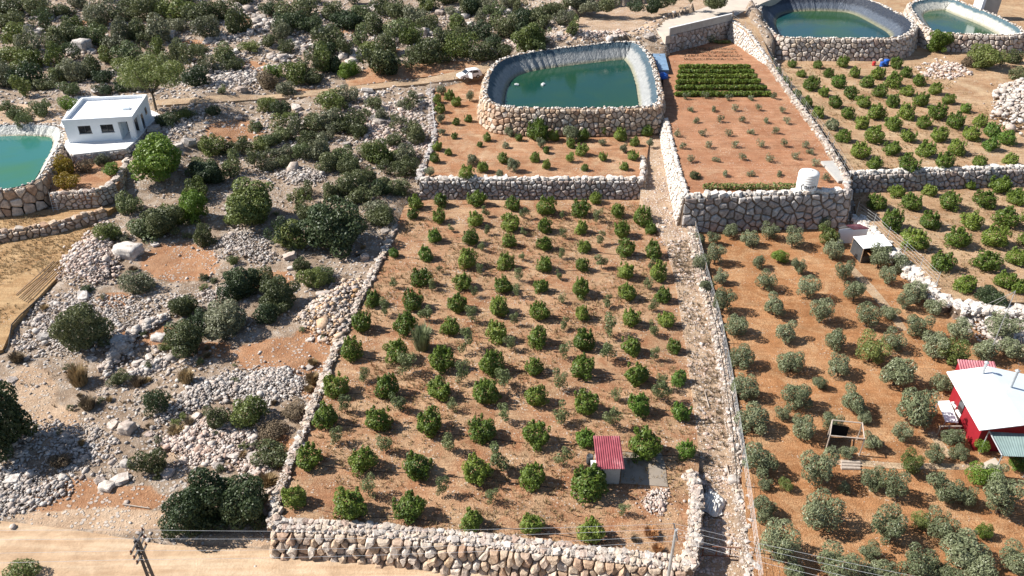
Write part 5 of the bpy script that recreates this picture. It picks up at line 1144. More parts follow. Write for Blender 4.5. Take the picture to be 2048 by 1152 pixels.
# dry grass tufts over fields, shoulders and slope
def tufts(name, label, pts, mat, seed, h=.3):
    rr_ = np.random.RandomState(seed); k_ = len(pts); nb = 7; P_ = np.repeat(pts, nb, 0); m_ = k_*nb; a = rr_.uniform(0, 6.28, m_); d = rr_.uniform(0, .16, m_)
    b = P_+np.stack([np.cos(a)*d, np.sin(a)*d, 0*a], -1); hh = h*rr_.uniform(.4, 1.2, m_); t = b+np.stack([np.cos(a)*hh*.6, np.sin(a)*hh*.6, hh], -1); s_ = np.stack([-np.sin(a), np.cos(a), 0*a], -1)*.035
    vs = np.stack([b-s_, b+s_, t], 1).reshape(-1, 3); o_ = obj(name, mesh_np(name, vs, np.arange(m_*3).reshape(-1, 3)), mat); tag(o_, label, 'dry grass', None, 'stuff')
def field_pts(pix, zf, n_, seed):
    poly = [hit(x, y, zf)[:2] for x, y in pix]; a_ = np.array(poly); rr_ = np.random.RandomState(seed); xs = rr_.uniform(a_[:, 0].min(), a_[:, 0].max(), n_*2); ys = rr_.uniform(a_[:, 1].min(), a_[:, 1].max(), n_*2)
    # patchy: keep where a slow wave field is high
    pat = np.sin(xs*.5+1)*np.cos(ys*.43)+np.sin(xs*.23-ys*.31+2)+rr_.uniform(-1, 1, n_*2); ins = pinpoly(xs, ys, poly) & (pat > -.2); xs, ys = xs[ins][:n_], ys[ins][:n_]
    return np.stack([xs, ys, [float(zf(x, y)) for x, y in zip(xs, ys)]], -1)
tufts('dry_grass', 'straw-coloured weeds between the orchard trees', field_pts([(560, 1040), (800, 440), (1280, 410), (1385, 900), (1370, 1120)], z_field, 5200, 1), 'leaf_dry', 1, .26)
tufts('dry_grass', 'dry weeds growing along the gravel path', field_pts([(1352, 560), (1332, 484), (1380, 480), (1402, 570), (1446, 760), (1468, 930), (1484, 1040), (1400, 1040), (1396, 850)], z_path, 1500, 9), 'leaf_brown', 9, .3)
tufts('dry_grass', 'short dry grass of the meadow at the left', field_pts([(-100, 510), (200, 442), (60, 605), (-100, 720)], z_dry, 2500, 2), 'leaf_dry', 2, .2)
tufts('dry_grass', 'dry grass under the right-hand citrus', np.concatenate([field_pts([(1712, 425), (1708, 378), (2100, 360), (2100, 600), (1905, 596)], z_R3, 1500, 3), field_pts([(1700, 350), (1530, 130), (1850, 130), (2100, 300), (2100, 335)], z_R2, 2200, 4)]), 'leaf_dry', 3, .24)
tufts('dry_grass', 'dry grass on the grassy strip by the pool wall', field_pts([(-100, 475), (0, 462), (110, 446), (205, 424), (0, 432)], z_strip, 600, 5), 'leaf_dry', 5, .3)
ch = rr.choice(w.size, 3500, p=w)
tufts('dry_grass', 'dry grass between the stones of the wild slope', np.stack([X.ravel()[ch], Y.ravel()[ch], Zg.ravel()[ch]], -1), 'leaf_brown', 6, .4)

# ------------------------------------------------------------------ buildings
def holes_wall(mb, x0, x1, y0, y1, z0, z1, holes):
    """wall slab along x with rectangular openings (hx0, hx1, hz0, hz1)"""
    xs = sorted({x0, x1, *[h[0] for h in holes], *[h[1] for h in holes]})
    for a, b in zip(xs[:-1], xs[1:]):
        hs = sorted([h for h in holes if h[0] <= a and h[1] >= b], key=lambda h: h[2]); z = z0
        for h in hs:
            if h[2] > z: mb.box(a, b, y0, y1, z, h[2])
            z = h[3]
        if z < z1: mb.box(a, b, y0, y1, z, z1)
A, B = hit(123.7, 240.5, 8.0), hit(264, 232.6, 8.0)
house = empty('house', (A[0], A[1], 4.6), math.atan2(B[1]-A[1], B[0]-A[0])); tag(house, 'white flat-roofed house with two dark front windows on a pale terrace', 'house')
Wd_, Dp_ = 9.3, 9.6
mb = MB(); wins = [(1.75, 3.45, 1.25, 2.4), (4.75, 6.45, 1.25, 2.4)]
holes_wall(mb, 0, 7.2, 0, .25, -.2, 2.75, wins); mb.box(0, .25, .25, Dp_, -.2, 2.75); mb.box(.25, Wd_, Dp_-.25, Dp_, -.2, 2.75)
mb.box(6.95, 7.2, .25, 3.5, -.2, 2.75); mb.box(7.2, Wd_, 3.25, 3.5, -.2, 2.75); mb.box(Wd_-.25, Wd_, 3.5, Dp_-.25, -.2, 2.75); mb.build('wall', 'white_render', house)
MB().box(8.45, 9.2, .08, .75, -.2, 2.75).build('column', 'white_render', house)
r_ = MB().box(0, Wd_, 0, Dp_, 2.75, 2.95).build('roof', 'roof_membrane', house)
mb = MB(); mb.box(-.06, Wd_+.06, -.06, .24, 2.7, 3.42); mb.box(-.06, Wd_+.06, Dp_-.24, Dp_+.06, 2.7, 3.42); mb.box(-.06, .24, .24, Dp_-.24, 2.7, 3.42); mb.box(Wd_-.24, Wd_+.06, .24, Dp_-.24, 2.7, 3.42); mb.build('parapet', 'white_render', r_)
MB().box(7.0, 7.9, 4.1, 5.0, 2.96, 3.25).build('roof_hatch', 'grey_sheet', r_)
for x0, x1, z0, z1 in wins:
    f_ = MB(); f_.box(x0, x1, .08, .14, z0, z0+.08); f_.box(x0, x1, .08, .14, z1-.08, z1); f_.box(x0, x0+.08, .08, .14, z0+.08, z1-.08); f_.box(x1-.08, x1, .08, .14, z0+.08, z1-.08); f_.box((x0+x1)/2-.03, (x0+x1)/2+.03, .08, .13, z0+.08, z1-.08)
    w_ = f_.build('window', 'frame_dark', house); MB().box(x0-.06, x1+.06, -.07, .07, z0-.07, z0-.002).build('sill', 'concrete', w_); MB().box(x0+.08, x1-.08, .15, .17, z0+.08, z1-.08).build('pane', 'window_dark', w_)
d_ = MB().box(7.22, 7.27, .6, 1.6, 0, 2.2).build('door', 'grey_sheet', house); MB().box(7.27, 7.31, 1.45, 1.5, 1.0, 1.12).build('handle', 'dark_steel', d_)
w_ = MB().box(7.35, 8.9, 3.19, 3.25, .1, 2.25).build('glass_door', 'frame_dark', house); MB().box(7.45, 8.8, 3.16, 3.19, .2, 2.15).build('pane', 'window_dark', w_)
MB().box(Wd_, Wd_+.04, 4.0, 5.0, 0, 2.15).build('side_door', 'window_dark', house)
w_ = MB().box(Wd_, Wd_+.05, 6.6, 7.5, 1.2, 2.2).build('window', 'frame_dark', house); MB().box(Wd_+.05, Wd_+.06, 6.68, 7.42, 1.28, 2.12).build('pane', 'window_dark', w_)

def corrugated(name, c00, c10, c11, c01, waves, amp, mat, parent=None, loc=None, t=.03):
    """ribbed sheet over four corners; ribs run from edge 00-10 to edge 01-11"""
    c = [Vector(q) for q in (c00, c10, c11, c01)]; nn = (c[1]-c[0]).cross(c[3]-c[0]).normalized()
    if nn.z < 0: nn = -nn
    vs = []; k = waves*4
    for j, (a, b) in enumerate(((c[0], c[1]), (c[3], c[2]))):
        for i in range(k+1):
            p = a.lerp(b, i/k)+nn*amp*(1 if (i % 4) in (1, 2) else -1); vs.append(p)
    n1 = len(vs); vs += [v-nn*t for v in vs]; fs = []
    for i in range(k): fs += [(i, i+1, k+2+i, k+1+i), (n1+k+1+i, n1+k+2+i, n1+i+1, n1+i), (i, n1+i, n1+i+1, i+1), (k+2+i, n1+k+2+i, n1+k+1+i, k+1+i)]
    fs += [(0, k+1, n1+k+1, n1), (k, n1+k, n1+2*k+1, 2*k+1)]
    return MB().add(vs, fs).build(name, mat, parent, loc)
# --- orchard hut
bl_, br_ = hit(1196, 968, .03), hit(1238, 968, .03)
w_ = float(br_[0]-bl_[0]); hb = hit(1217, 868.5, 2.35); dep_ = max(2.2, float(hb[1]-bl_[1])-.3)
hut = empty('hut', (bl_[0], bl_[1], .0)); tag(hut, 'small grey block hut with red corrugated roof in the orchard', 'hut')
mb = MB(); mb.box(0, w_, 0, .15, 0, 1.85); mb.box(0, w_, dep_-.15, dep_, 0, 2.15); mb.box(0, .15, .15, dep_-.15, 0, 1.9); mb.box(w_-.15, w_, .15, dep_-.15, 0, 1.9); mb.build('wall', 'block_grey', hut)
corrugated('roof', (-.22, -.25, 1.97), (w_+.28, -.25, 1.97), (w_+.28, dep_+.2, 2.27), (-.22, dep_+.2, 2.27), 12, .03, 'red_sheet', hut)
MB().box(w_, w_+.03, .9, 1.7, .02, 1.75).build('door', 'frame_dark', hut)
pd = [hit(x, y, .06) for x, y in ((1241, 966), (1336, 974), (1330, 928), (1322, 905), (1244, 905))]
o = MB().prism([(q[0], q[1]) for q in pd], -.1, .09).build('concrete_pad', 'wet_concrete'); tag(o, 'grey concrete pad right of the orchard hut', 'concrete pad')
# barrel and white frame left of the hut
q = hit(1179, 926, .03); o = MB().lathe((0, 0, 0), [(.26, 0), (.29, .1), (.29, .8), (.26, .86), (.22, .8)], 16).build('barrel', 'frame_dark', None, (q[0], q[1], .02), True); tag(o, 'dark open barrel left of the orchard hut', 'barrel')
q = hit(1190, 940, .03); o = MB().box(-.3, .25, -.2, .2, 0, .85).box(-.34, .29, -.24, .24, .85, .9).build('white_cabinet', 'white_plastic', None, (q[0]-.05, q[1]-.02, .02)); tag(o, 'white cabinet against the left side of the orchard hut', 'cabinet')
# --- white water tank on the red terrace
def water_tank(px, py, dpx, hgt, zf, label, marks=True):
    p_ = hit(px, py, zf); r = dpx/2*depth_of(p_)/F; root = empty('water_tank', (p_[0], p_[1], p_[2])); tag(root, label, 'water tank')
    prof = [(r*.96, 0)]; k = 7
    for i in range(k): z = hgt*.84*i/k; prof += [(r, z+.03), (r, z+hgt*.84/k*.8), (r*.975, z+hgt*.84/k*.9)]
    prof += [(r, hgt*.85), (r*.93, hgt*.92), (r*.6, hgt*.98), (r*.28, hgt)]
    MB().lathe((0, 0, 0), prof, 28).build('body', 'white_plastic', root, None, True)
    MB().lathe((0, 0, hgt-.01), [(r*.26, 0), (r*.26, .1), (r*.2, .12)], 18).build('lid', 'white_plastic', root)
    if marks:
        def arc(a0, a1, z0, z1, w0=.05):       # dark brushed marks on the lower half
            pts = [(math.cos(a0+(a1-a0)*t)*(r+.012), math.sin(a0+(a1-a0)*t)*(r+.012), z0+(z1-z0)*t) for t in np.linspace(0, 1, 5)]; return pts
        mb = MB(); z = hgt*.2; h_ = hgt*.2; s0 = -2.5; rr_ = r+.012
        def P2(a, zz): return (math.cos(a)*rr_, math.sin(a)*rr_, zz)
        mb.tube([P2(s0+.2+.14*math.cos(t), z+h_*.6+h_*.7*math.sin(t)) for t in np.linspace(.9, 5.4, 10)], .05, 5)
        mb.tube([P2(s0+.48+.09*math.cos(t), z+h_*.75+h_*.4*math.sin(t)) for t in np.linspace(0, 6.3, 10)], .035, 5)
        mb.tube([P2(s0+.62, z+h_*.45), P2(s0+.78, z+h_*1.05), P2(s0+.8, z+h_*.4)], .04, 5)
        mb.tube([P2(s0+.95, z+h_*.45), P2(s0+.97, z+h_*1.15)], .035, 5); mb.tube([P2(s0+1.12, z+h_*.5), P2(s0+1.12, z+h_*1.15), P2(s0+1.24, z+h_*.6), P2(s0+1.28, z+h_*1.15)], .035, 5); mb.tube([P2(s0+1.42, z+h_*1.1), P2(s0+1.55, z+h_*.6)], .045, 5)
        mb.build('lettering', 'ink', root)
    MB().tube([(-r*.7, -r*.72, .2), (-r*.95, -r*1.0, .2), (-r*1.1, -r*1.15, .02)], .07, 8).build('outlet_pipe', 'white_plastic', root)
    return root
water_tank(1611, 381, 40, 2.75, z_R1, 'large white plastic water tank with dark lettering on the red terrace edge')
t_ = water_tank(1308, 19, 20, 1.7, lambda x, y: 8.0, 'small white water tank on a dark base at the top edge', False)
MB().box(-1.0, 1.0, -1.0, 1.0, -.75, 0).build('stand', 'dark_steel', t_)
# --- red farmhouse with white roof
ez, rz_ = 3.0, 3.75
E1, E2, R1_, R2_ = hit(1893.5, 743.4, ez), hit(1959.7, 860.5, ez), hit(1976, 732.5, rz_), hit(2052, 846, rz_)
R2_ = R1_+(E2-E1)
E3, E4 = 2*R1_-E1, 2*R2_-E2; E3[2] = E4[2] = ez
fh = empty('farmhouse', (E2[0], E2[1], .02)); tag(fh, 'dark red farmhouse with bright white metal roof at the right edge', 'house')
L_ = neg(fh)
def sheet(a, b, c, d, t=.08): return MB().slab([a, b, c, d], t)
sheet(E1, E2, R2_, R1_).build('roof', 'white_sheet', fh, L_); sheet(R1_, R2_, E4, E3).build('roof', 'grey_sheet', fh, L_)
def inset(p_, q_, f): return p_+(q_-p_)*f
cen = (E1+E2+E3+E4)/4; cs = [inset(q_, cen, .2) for q_ in (E1, E2, E4, E3)]
mb = MB(); mb.prism([(q_[0], q_[1]) for q_ in cs], .0, ez-.12); 
g1, g2 = inset(R2_, cen, .05), inset(R1_, cen, .05)
mb.add([(cs[1][0], cs[1][1], ez-.13), (cs[2][0], cs[2][1], ez-.13), (g1[0], g1[1], rz_-.16), (cs[0][0], cs[0][1], ez-.13), (cs[3][0], cs[3][1], ez-.13), (g2[0], g2[1], rz_-.16)], [(0, 1, 2), (5, 4, 3), (0, 2, 5, 3), (1, 4, 5, 2)])
mb.build('wall', 'red_wall', fh, L_)
ax_ = V(E2-E1).normalized(); per = Vector((ax_.y, -ax_.x, 0)); 
if per.x > 0: per = -per
for px, py, hh in ((1965, 746, 1.0), (2022, 772, 1.5)):
    q_ = hit(px, py, rz_-.1); MB().tube([(q_[0], q_[1], rz_-.3), (q_[0], q_[1], rz_+hh)], .13, 10).lathe((q_[0], q_[1], rz_+hh), [(.13, 0), (.2, .03), (.2, .1), (.05, .2)], 10).build('chimney', 'galvanised', fh, L_)
wn = V(E1)*.45+V(E2)*.55
q0 = V(cs[0]).lerp(V(cs[1]), .33)+per*.02
mb = MB(); a0 = V(cs[0]).lerp(V(cs[1]), .30)+per*.03; a1 = V(cs[0]).lerp(V(cs[1]), .44)+per*.03
mb.add([(a0.x, a0.y, 1.0), (a1.x, a1.y, 1.0), (a1.x, a1.y, 2.2), (a0.x, a0.y, 2.2)], [(0, 1, 2, 3), (3, 2, 1, 0)]); 
MB().slab([(a0.x, a0.y, 2.2), (a1.x, a1.y, 2.2), (a1.x+per.x*.05, a1.y+per.y*.05, 2.2), (a0.x+per.x*.05, a0.y+per.y*.05, 2.2)], 1.2).build('window', 'window_dark', fh, L_)
bq = [hit(1915, 718.5, 2.7), hit(1989, 723, 2.7), hit(1996, 744, 2.4), hit(1922, 745, 2.4)]
an = empty('annex_shed', (bq[2][0], bq[2][1], 0.02)); tag(an, 'annex with faded red ribbed roof behind the white roofed farmhouse', 'shed')
corrugated('roof', bq[3], bq[2], bq[1], bq[0], 14, .03, 'roof_faded', an, neg(an))
cc = sum(bq)/4; MB().prism([tuple((q_+(cc-q_)*.08)[:2]) for q_ in bq], 0, 2.3).build('wall', 'red_wall', an, neg(an))
# green canopy in front
gq = [hit(1978, 863, 2.5), hit(2062, 868, 2.6), hit(2066, 914, 2.3), hit(2004, 912, 2.3)]
cnp = empty('canopy', (gq[3][0], gq[3][1], .02)); tag(cnp, 'grey-green corrugated canopy in front of the red farmhouse', 'canopy')
corrugated('roof', gq[3], gq[2], gq[1], gq[0], 14, .007, 'green_sheet', cnp, neg(cnp))
for q_ in gq: MB().tube([(q_[0], q_[1], -.05), (q_[0], q_[1], q_[2]-.03)], .05, 6).build('post', 'galvanised', cnp, neg(cnp))
MB().tube([tuple(gq[0]+[0, 0, .05]), tuple(gq[3]+[0, 0, .05])], .06, 6).build('edge_beam', 'galvanised', cnp, neg(cnp))
o = MB().prism([tuple(hit(x, y, .05)[:2]) for x, y in ((1968, 925), (1990, 915), (2005, 935), (2000, 948), (1960, 945))], -.1, .06).build('paving', 'pale_concrete'); tag(o, 'pale paved corner beside the canopy post', 'paving')
for pts, nm in (([(1640, 928), (1720, 932), (1800, 938), (1880, 938), (1965, 940), (1965, 928), (1880, 926), (1800, 926), (1720, 920), (1640, 916)], 'footpath'), ([(1855, 866), (1868, 862), (1890, 890), (1908, 912), (1896, 916), (1872, 890)], 'footpath'), ([(1688, 530), (1700, 525), (1745, 570), (1790, 622), (1815, 660), (1800, 662), (1770, 622), (1728, 575)], 'footpath')):
    zone(nm, pts, lambda x, y: float(z_olive(x, y))+.03, 'shoulder', .8, .1, .03, .0, False)
# white table, appliances, bench by the farmhouse wall
def table(name, corners, h, mat, label, cat):
    q = [hit(x, y, h) for x, y in corners]; root = empty(name, (q[0][0], q[0][1], .02)); tag(root, label, cat)
    MB().slab(q, .06).build('top', mat, root, neg(root))
    c_ = sum(q)/4
    for p_ in q:
        w2 = p_+(c_-p_)*.08; MB().tube([(w2[0], w2[1], 0), (w2[0], w2[1], h-.05)], .04, 5).build('leg', 'galvanised', root, neg(root))
    return root
table('solar_panel', [(1875, 802), (1899, 801), (1917, 845), (1891, 843)], 1.0, 'white_sheet', 'tilted white panel on legs beside the red farmhouse wall', 'panel')
for i, (x, y) in enumerate(((1914, 808), (1924, 824))):
    q = hit(x, y, .9); root = empty('air_conditioner', (q[0], q[1], .02), .2); tag(root, ['white outdoor unit with dark fan against the red wall', 'second white unit nearer the camera against the red wall'][i], 'appliance')
    MB().box(-.4, .4, -.35, .35, 0, .9).build('casing', 'white_plastic', root); MB().lathe((0, 0, .9), [(.26, 0), (.26, .02), (.05, .03)], 16).build('fan', 'frame_dark', root)
root = empty('wooden_bench', V(hit(1893, 870, .02))); tag(root, 'weathered wooden rail frame under the farmhouse olive tree', 'bench')
for dx in (0, .8, 1.7): MB().tube([(dx-.8, 0, 0), (dx-.8, 0, 1.0)], .06, 6).build('post', 'old_wood', root)
MB().tube([(-.9, 0, 1.0), (1.0, 0, 1.02)], .06, 6).build('rail', 'old_wood', root); MB().tube([(-.9, -.5, .8), (1.0, -.5, .82)], .06, 6).build('rail', 'old_wood', root)
# --- wooden frame with black cloth in the olive grove
fr = empty('pergola', V(hit(1652, 905, .02))); tag(fr, 'open timber frame with black cloth among the olive trees', 'frame')
fp = [hit(x, y, .02) for x, y in ((1650, 905), (1718, 912), (1714, 880), (1655, 874))]
for q in fp: MB().tube([(q[0], q[1], 0), (q[0], q[1], 2.0)], .055, 6).build('post', 'old_wood', fr, neg(fr))
for a_, b_ in ((0, 1), (1, 2), (2, 3), (3, 0)): MB().tube([(fp[a_][0], fp[a_][1], 1.95), (fp[b_][0], fp[b_][1], 1.97)], .05, 6).build('beam', 'old_wood', fr, neg(fr))
MB().add([(fp[0][0]+.02, fp[0][1], .05), (fp[3][0]+.02, fp[3][1], .05), (fp[3][0]+.04, fp[3][1], 1.7), (fp[0][0]+.04, fp[0][1], 1.7), (fp[0][0]+.06, fp[0][1], .05), (fp[3][0]+.06, fp[3][1], .05), (fp[3][0]+.08, fp[3][1], 1.7), (fp[0][0]+.08, fp[0][1], 1.7)], [(0, 1, 2, 3), (7, 6, 5, 4), (0, 3, 7, 4), (1, 5, 6, 2), (3, 2, 6, 7), (0, 4, 5, 1)]).build('cloth', 'black_cloth', fr, neg(fr))
MB().add([(fp[3][0], fp[3][1]-.03, .1), (fp[3][0]+1.6, fp[3][1]-.03, .1), (fp[3][0]+1.6, fp[3][1]-.03, 1.2), (fp[3][0], fp[3][1]-.03, 1.5)], [(0, 1, 2, 3), (3, 2, 1, 0)][:1]).build('cloth', 'black_cloth', fr, neg(fr))
for i, dy in enumerate((0, 6, 12)):
    q1, q2 = hit(1682, 924+dy, .12), hit(1720, 925+dy, .12); o = MB().tube([tuple(q1), tuple(q2)], [.16, .13], 8).build('timber_log', 'old_wood', None, None); tag(o, 'pale log %s from the back in the pile before the timber frame' % ordw(i), 'log', 'logs before the timber frame')
# --- the two sheds under the terrace corner
s1 = [hit(1691.5, 450, 2.75), hit(1719, 447.7, 2.75), hit(1739, 456.5, 2.2), hit(1707.8, 458.5, 2.2)]
sh = empty('garden_shed', V(hit(1700, 489, .25))); tag(sh, 'small white shed with red roof below the terrace corner', 'shed')
sheet(*[q for q in s1]).build('roof', 'roof_faded', sh, neg(sh))
b2 = [q+(s1[0]+s1[1]-s1[2]-s1[3])/2 for q in s1[:2]]
bk = [s1[0]+(s1[0]-s1[3])*.7, s1[1]+(s1[1]-s1[2])*.7]; bk[0][2] = bk[1][2] = 2.35
sheet(bk[0], bk[1], s1[1], s1[0]).build('roof', 'tarp_white', sh, neg(sh))
cc = sum([bk[0], bk[1], s1[2], s1[3]])/4; MB().prism([tuple((q+(cc-q)*.06)[:2]) for q in (bk[0], s1[3], s1[2], bk[1])], .1, 2.15).build('wall', 'white_sheet', sh, neg(sh))
s2 = [hit(1706.3, 473, 2.3), hit(1766, 468, 2.3), hit(1785, 491, 2.2), hit(1727.3, 497, 2.2)]
sh = empty('animal_pen', V(hit(1727, 525, .25))); tag(sh, 'dark pen with flat white roof beside the red roofed shed', 'shed')
sheet(*s2).build('roof', 'white_sheet', sh, neg(sh))
cc = sum(s2)/4
for q in s2:
    w2 = q+(cc-q)*.05; MB().tube([(w2[0], w2[1], .1), (w2[0], w2[1], 2.2)], .06, 6).build('post', 'wood', sh, neg(sh))
i_ = [q+(cc-q)*.06 for q in s2]
for a_, b_ in ((0, 3), (3, 2), (0, 1), (1, 2)):
    mb = MB(); p0, p1 = i_[a_], i_[b_]; d = (p1-p0)/np.linalg.norm(p1-p0); nn = np.array([d[1], -d[0], 0])*.03
    top = 1.0 if (a_, b_) == (3, 2) else 1.9
    mb.add([tuple(np.array([*(p0+nn)[:2], .15])), tuple(np.array([*(p1+nn)[:2], .15])), tuple(np.array([*(p1+nn)[:2], top])), tuple(np.array([*(p0+nn)[:2], top])), tuple(np.array([*(p0-nn)[:2], .15])), tuple(np.array([*(p1-nn)[:2], .15])), tuple(np.array([*(p1-nn)[:2], top])), tuple(np.array([*(p0-nn)[:2], top]))], [(0, 1, 2, 3), (7, 6, 5, 4), (0, 3, 7, 4), (1, 5, 6, 2), (3, 2, 6, 7)])
    mb.build('side_panel', 'frame_dark', sh, neg(sh))
# --- parapet, gate and channel at the top of the middle pond
pa, pb = hit(1334, 106.5, z_R1), hit(1457, 74, z_R1); pa[2] = pb[2] = 8.68
d = V(pb-pa); o = empty('concrete_parapet', V(pa), math.atan2(d.y, d.x)); tag(o, 'long grey concrete parapet along the driveway edge', 'parapet'); n_ = 6
for i in range(n_): MB().box(d.length*i/n_+.02, d.length*(i+1)/n_-.02, -.12, .12, 0, 1.25).build('panel', 'concrete', o)
MB().box(-.05, d.length+.05, -.18, .18, 1.25, 1.38).build('coping', 'white_concrete', o)
ga, gb = hit(1299, 94, 6.0), hit(1326, 95, 6.0); L2 = float(np.linalg.norm(gb-ga)); o = empty('metal_gate', V(ga), math.atan2(gb[1]-ga[1], gb[0]-ga[0])); tag(o, 'grey sheet metal gate at the pond corner under the driveway', 'gate')
MB().box(0, L2/2-.03, -.03, .03, 0, 1.5).build('leaf', 'galvanised', o); MB().box(L2/2+.03, L2, -.03, .03, 0, 1.5).build('leaf', 'galvanised', o)
for x in (-.08, L2/2, L2+.08): MB().tube([(x, 0, -.9), (x, 0, 1.65)], .05, 6).build('post', 'galvanised', o)
cq = [hit(x, y, 6.0) for x, y in ((1301, 97), (1327, 97), (1338, 140), (1318, 140))]
o = MB().prism([tuple(q[:2]) for q in cq], 3.2, 6.0).build('concrete_channel', 'blue_liner'); tag(o, 'blue-grey sheeted ramp between the middle pond and red terrace', 'ramp')
q = hit(1325, 150, 5.6); rnd = random.Random(4); bm = bmesh.new(); bmesh.ops.create_icosphere(bm, subdivisions=3, radius=1)
for v in bm.verts: v.co = Vector((v.co.x*1.0, v.co.y*1.3, max(v.co.z, -.2)*.7))*(1+.12*math.sin(v.co.x*7+v.co.y*5)*math.cos(v.co.z*6))
me_ = bpy.data.meshes.new('tarp'); bm.to_mesh(me_); bm.free(); o = obj('tarpaulin', me_, 'blue_plastic', None, (q[0], q[1], 5.3), True); tag(o, 'crumpled bright blue tarpaulin at the end of the sheeted ramp', 'tarpaulin')
# --- far building at the top right edge
q = hit(1985, 9, 8.0); o = empty('pump_house', (q[0], q[1], 5.0)); tag(o, 'small grey and white pump house cut by the top edge', 'shed')
MB().box(-1.7, 1.7, 0, 3, 0, 5.2).build('wall', 'concrete', o); MB().box(-2.4, -1.75, -.3, 3, 0, 5.4).build('side_wall', 'white_render', o); MB().box(-2.5, 1.9, -.2, 3.2, 5.4, 5.6).build('roof', 'white_concrete', o)

o = MB().slab([hit(x, y, lambda a, b: float(z_R1(a, b))+.35) for x, y in ((1642, 322), (1666, 321), (1692, 360), (1677, 362))], .3).build('concrete_slab', 'concrete'); tag(o, 'pale concrete slab on the terrace edge behind the water tank', 'slab')
# ------------------------------------------------------------------ car
q = hit(936, 157, z_track); car = empty('car', (q[0]+.2, q[1]+.3, z_track(q[0], q[1])+.02), math.pi-.0+math.radians(27)); tag(car, 'white car with open door parked beside the middle pond', 'car')
prof = [(-2.05, .35), (-2.1, .75), (-2.0, 1.0), (-1.75, 1.42), (-1.3, 1.52), (0.0, 1.54), (.35, 1.46), (1.0, 1.0), (1.9, .82), (2.1, .62), (2.08, .35)]
def carside(y): return [(x, y*(1 if z < 1.05 else (.86 if z > 1.3 else .93)), z) for x, z in prof]
k = len(prof); vs = carside(.88)+carside(-.88); MB().add(vs, [tuple(range(k))[::-1], tuple(range(k, 2*k))]+[(i, (i+1) % k, k+(i+1) % k, k+i) for i in range(k)]).build('body', 'car_paint', car)
for s_ in (1, -1):
    y = s_*.885
    for pl in ([(.82, 1.02), (.3, 1.4), (-.3, 1.43), (-.3, 1.02)], [(-.4, 1.02), (-.4, 1.43), (-1.25, 1.4), (-1.55, 1.02)]):
        vs = [(x, y*(1 if z < 1.05 else .87)+s_*.012, z) for x, z in pl]; vs2 = [(x, yy-s_*.03, z) for x, yy, z in vs]; MB().add(vs+vs2, [(0, 1, 2, 3), (3, 2, 1, 0), (4, 5, 6, 7)]).build('window', 'window_dark', car)
    for x in (1.28, -1.28):
        w_ = MB().tube([(x, s_*.72, .32), (x, s_*.92, .32)], .32, 18).build('wheel', 'tyre', car); MB().tube([(x, s_*.91, .32), (x, s_*.935, .32)], .18, 12).build('rim', 'galvanised', w_)
    MB().box(1.98, 2.1, s_*.62-.16, s_*.62+.16, .62, .74).build('headlight', 'grey_sheet', car); MB().box(-2.12, -2.02, s_*.7-.1, s_*.7+.1, .75, 1.0).build('tail_light', 'red_plastic', car)
ws = [(.42, -.68, 1.45), (.42, .68, 1.45), (1.0, .76, 1.02), (1.0, -.76, 1.02)]; MB().add([(x+.02, y, z+.015) for x, y, z in ws]+[(x-.02, y, z-.02) for x, y, z in ws], [(0, 3, 2, 1), (4, 5, 6, 7), (0, 1, 5, 4), (2, 3, 7, 6)]).build('windscreen', 'window_dark', car)
MB().box(-.35, .62, .86, .90, .4, 1.0).build('doorway_shade', 'window_dark', car)  # dark panel on the closed body, standing in for the shaded car interior
d_ = empty('door_hinge')
bpy.data.objects.remove(d_)
ca, sa = math.cos(math.radians(62)), math.sin(math.radians(62))
dv = []
for x, z in ((0, .38), (-1.0, .38), (-1.0, 1.0), (-.9, 1.4), (-.35, 1.4), (0, 1.0)):
    for t in (0, .06): dv.append((.66+x*ca-t*sa*0, .92-x*sa+t, z))
MB().add(dv, [(0, 2, 4, 6, 8, 10), (11, 9, 7, 5, 3, 1)]+[(2*i, 2*i+1, (2*i+3) % 12, (2*i+2) % 12) for i in range(6)]).build('door', 'car_paint', car)

# ------------------------------------------------------------------ poles, wires, mast
def lattice_pole(px, py, ztop, label):
    t = hit(px, py, ztop); root = empty('utility_pole', (t[0], t[1], ROADZ)); tag(root, label, 'utility pole'); h = ztop-ROADZ
    for s_ in (-1, 1): MB().add([(s_*(.26-.14*f)-.05, y, z) for f, z in ((0, -.3), (1, h)) for y in (-.11, .11)]+[(s_*(.26-.14*f)+.05, y, z) for f, z in ((0, -.3), (1, h)) for y in (-.09, .09)], [(0, 1, 3, 2), (4, 6, 7, 5), (0, 4, 5, 1), (2, 3, 7, 6), (0, 2, 6, 4), (1, 5, 7, 3)]).build('rail', 'dark_steel', root)
    z = .4; i = 0
    while z < h-.2:
        w = .28-.16*z/h; w2 = .28-.16*min(1, (z+.55)/h); MB().tube([(-w, 0, z), (w2, 0, z+.5)] if i % 2 else [(w, 0, z), (-w2, 0, z+.5)], .03, 5).build('brace', 'galvanised', root); z += .55; i += 1
    for j, z in enumerate((h-.15, h-.75, h-1.35)):
        MB().box(-.05, .05, -1.0+.1*j, 1.0-.1*j, z-.04, z+.04).build('cross_arm', 'dark_steel', root)
        for s_ in (-1, 1): MB().lathe((0, s_*(.9-.1*j), z+.04), [(.05, 0), (.07, .05), (.04, .1), (.07, .15), (.03, .2)], 8).build('insulator', 'rusty_steel', root)
    return t
T1_ = lattice_pole(273, 1080, 6.4, 'steel lattice utility pole on the dirt road at the lower left')
t2 = hit(1352, 1060, 5.6); root = empty('utility_pole', (t2[0], t2[1], ROADZ)); tag(root, 'slim grey utility pole at the front orchard corner', 'utility pole')
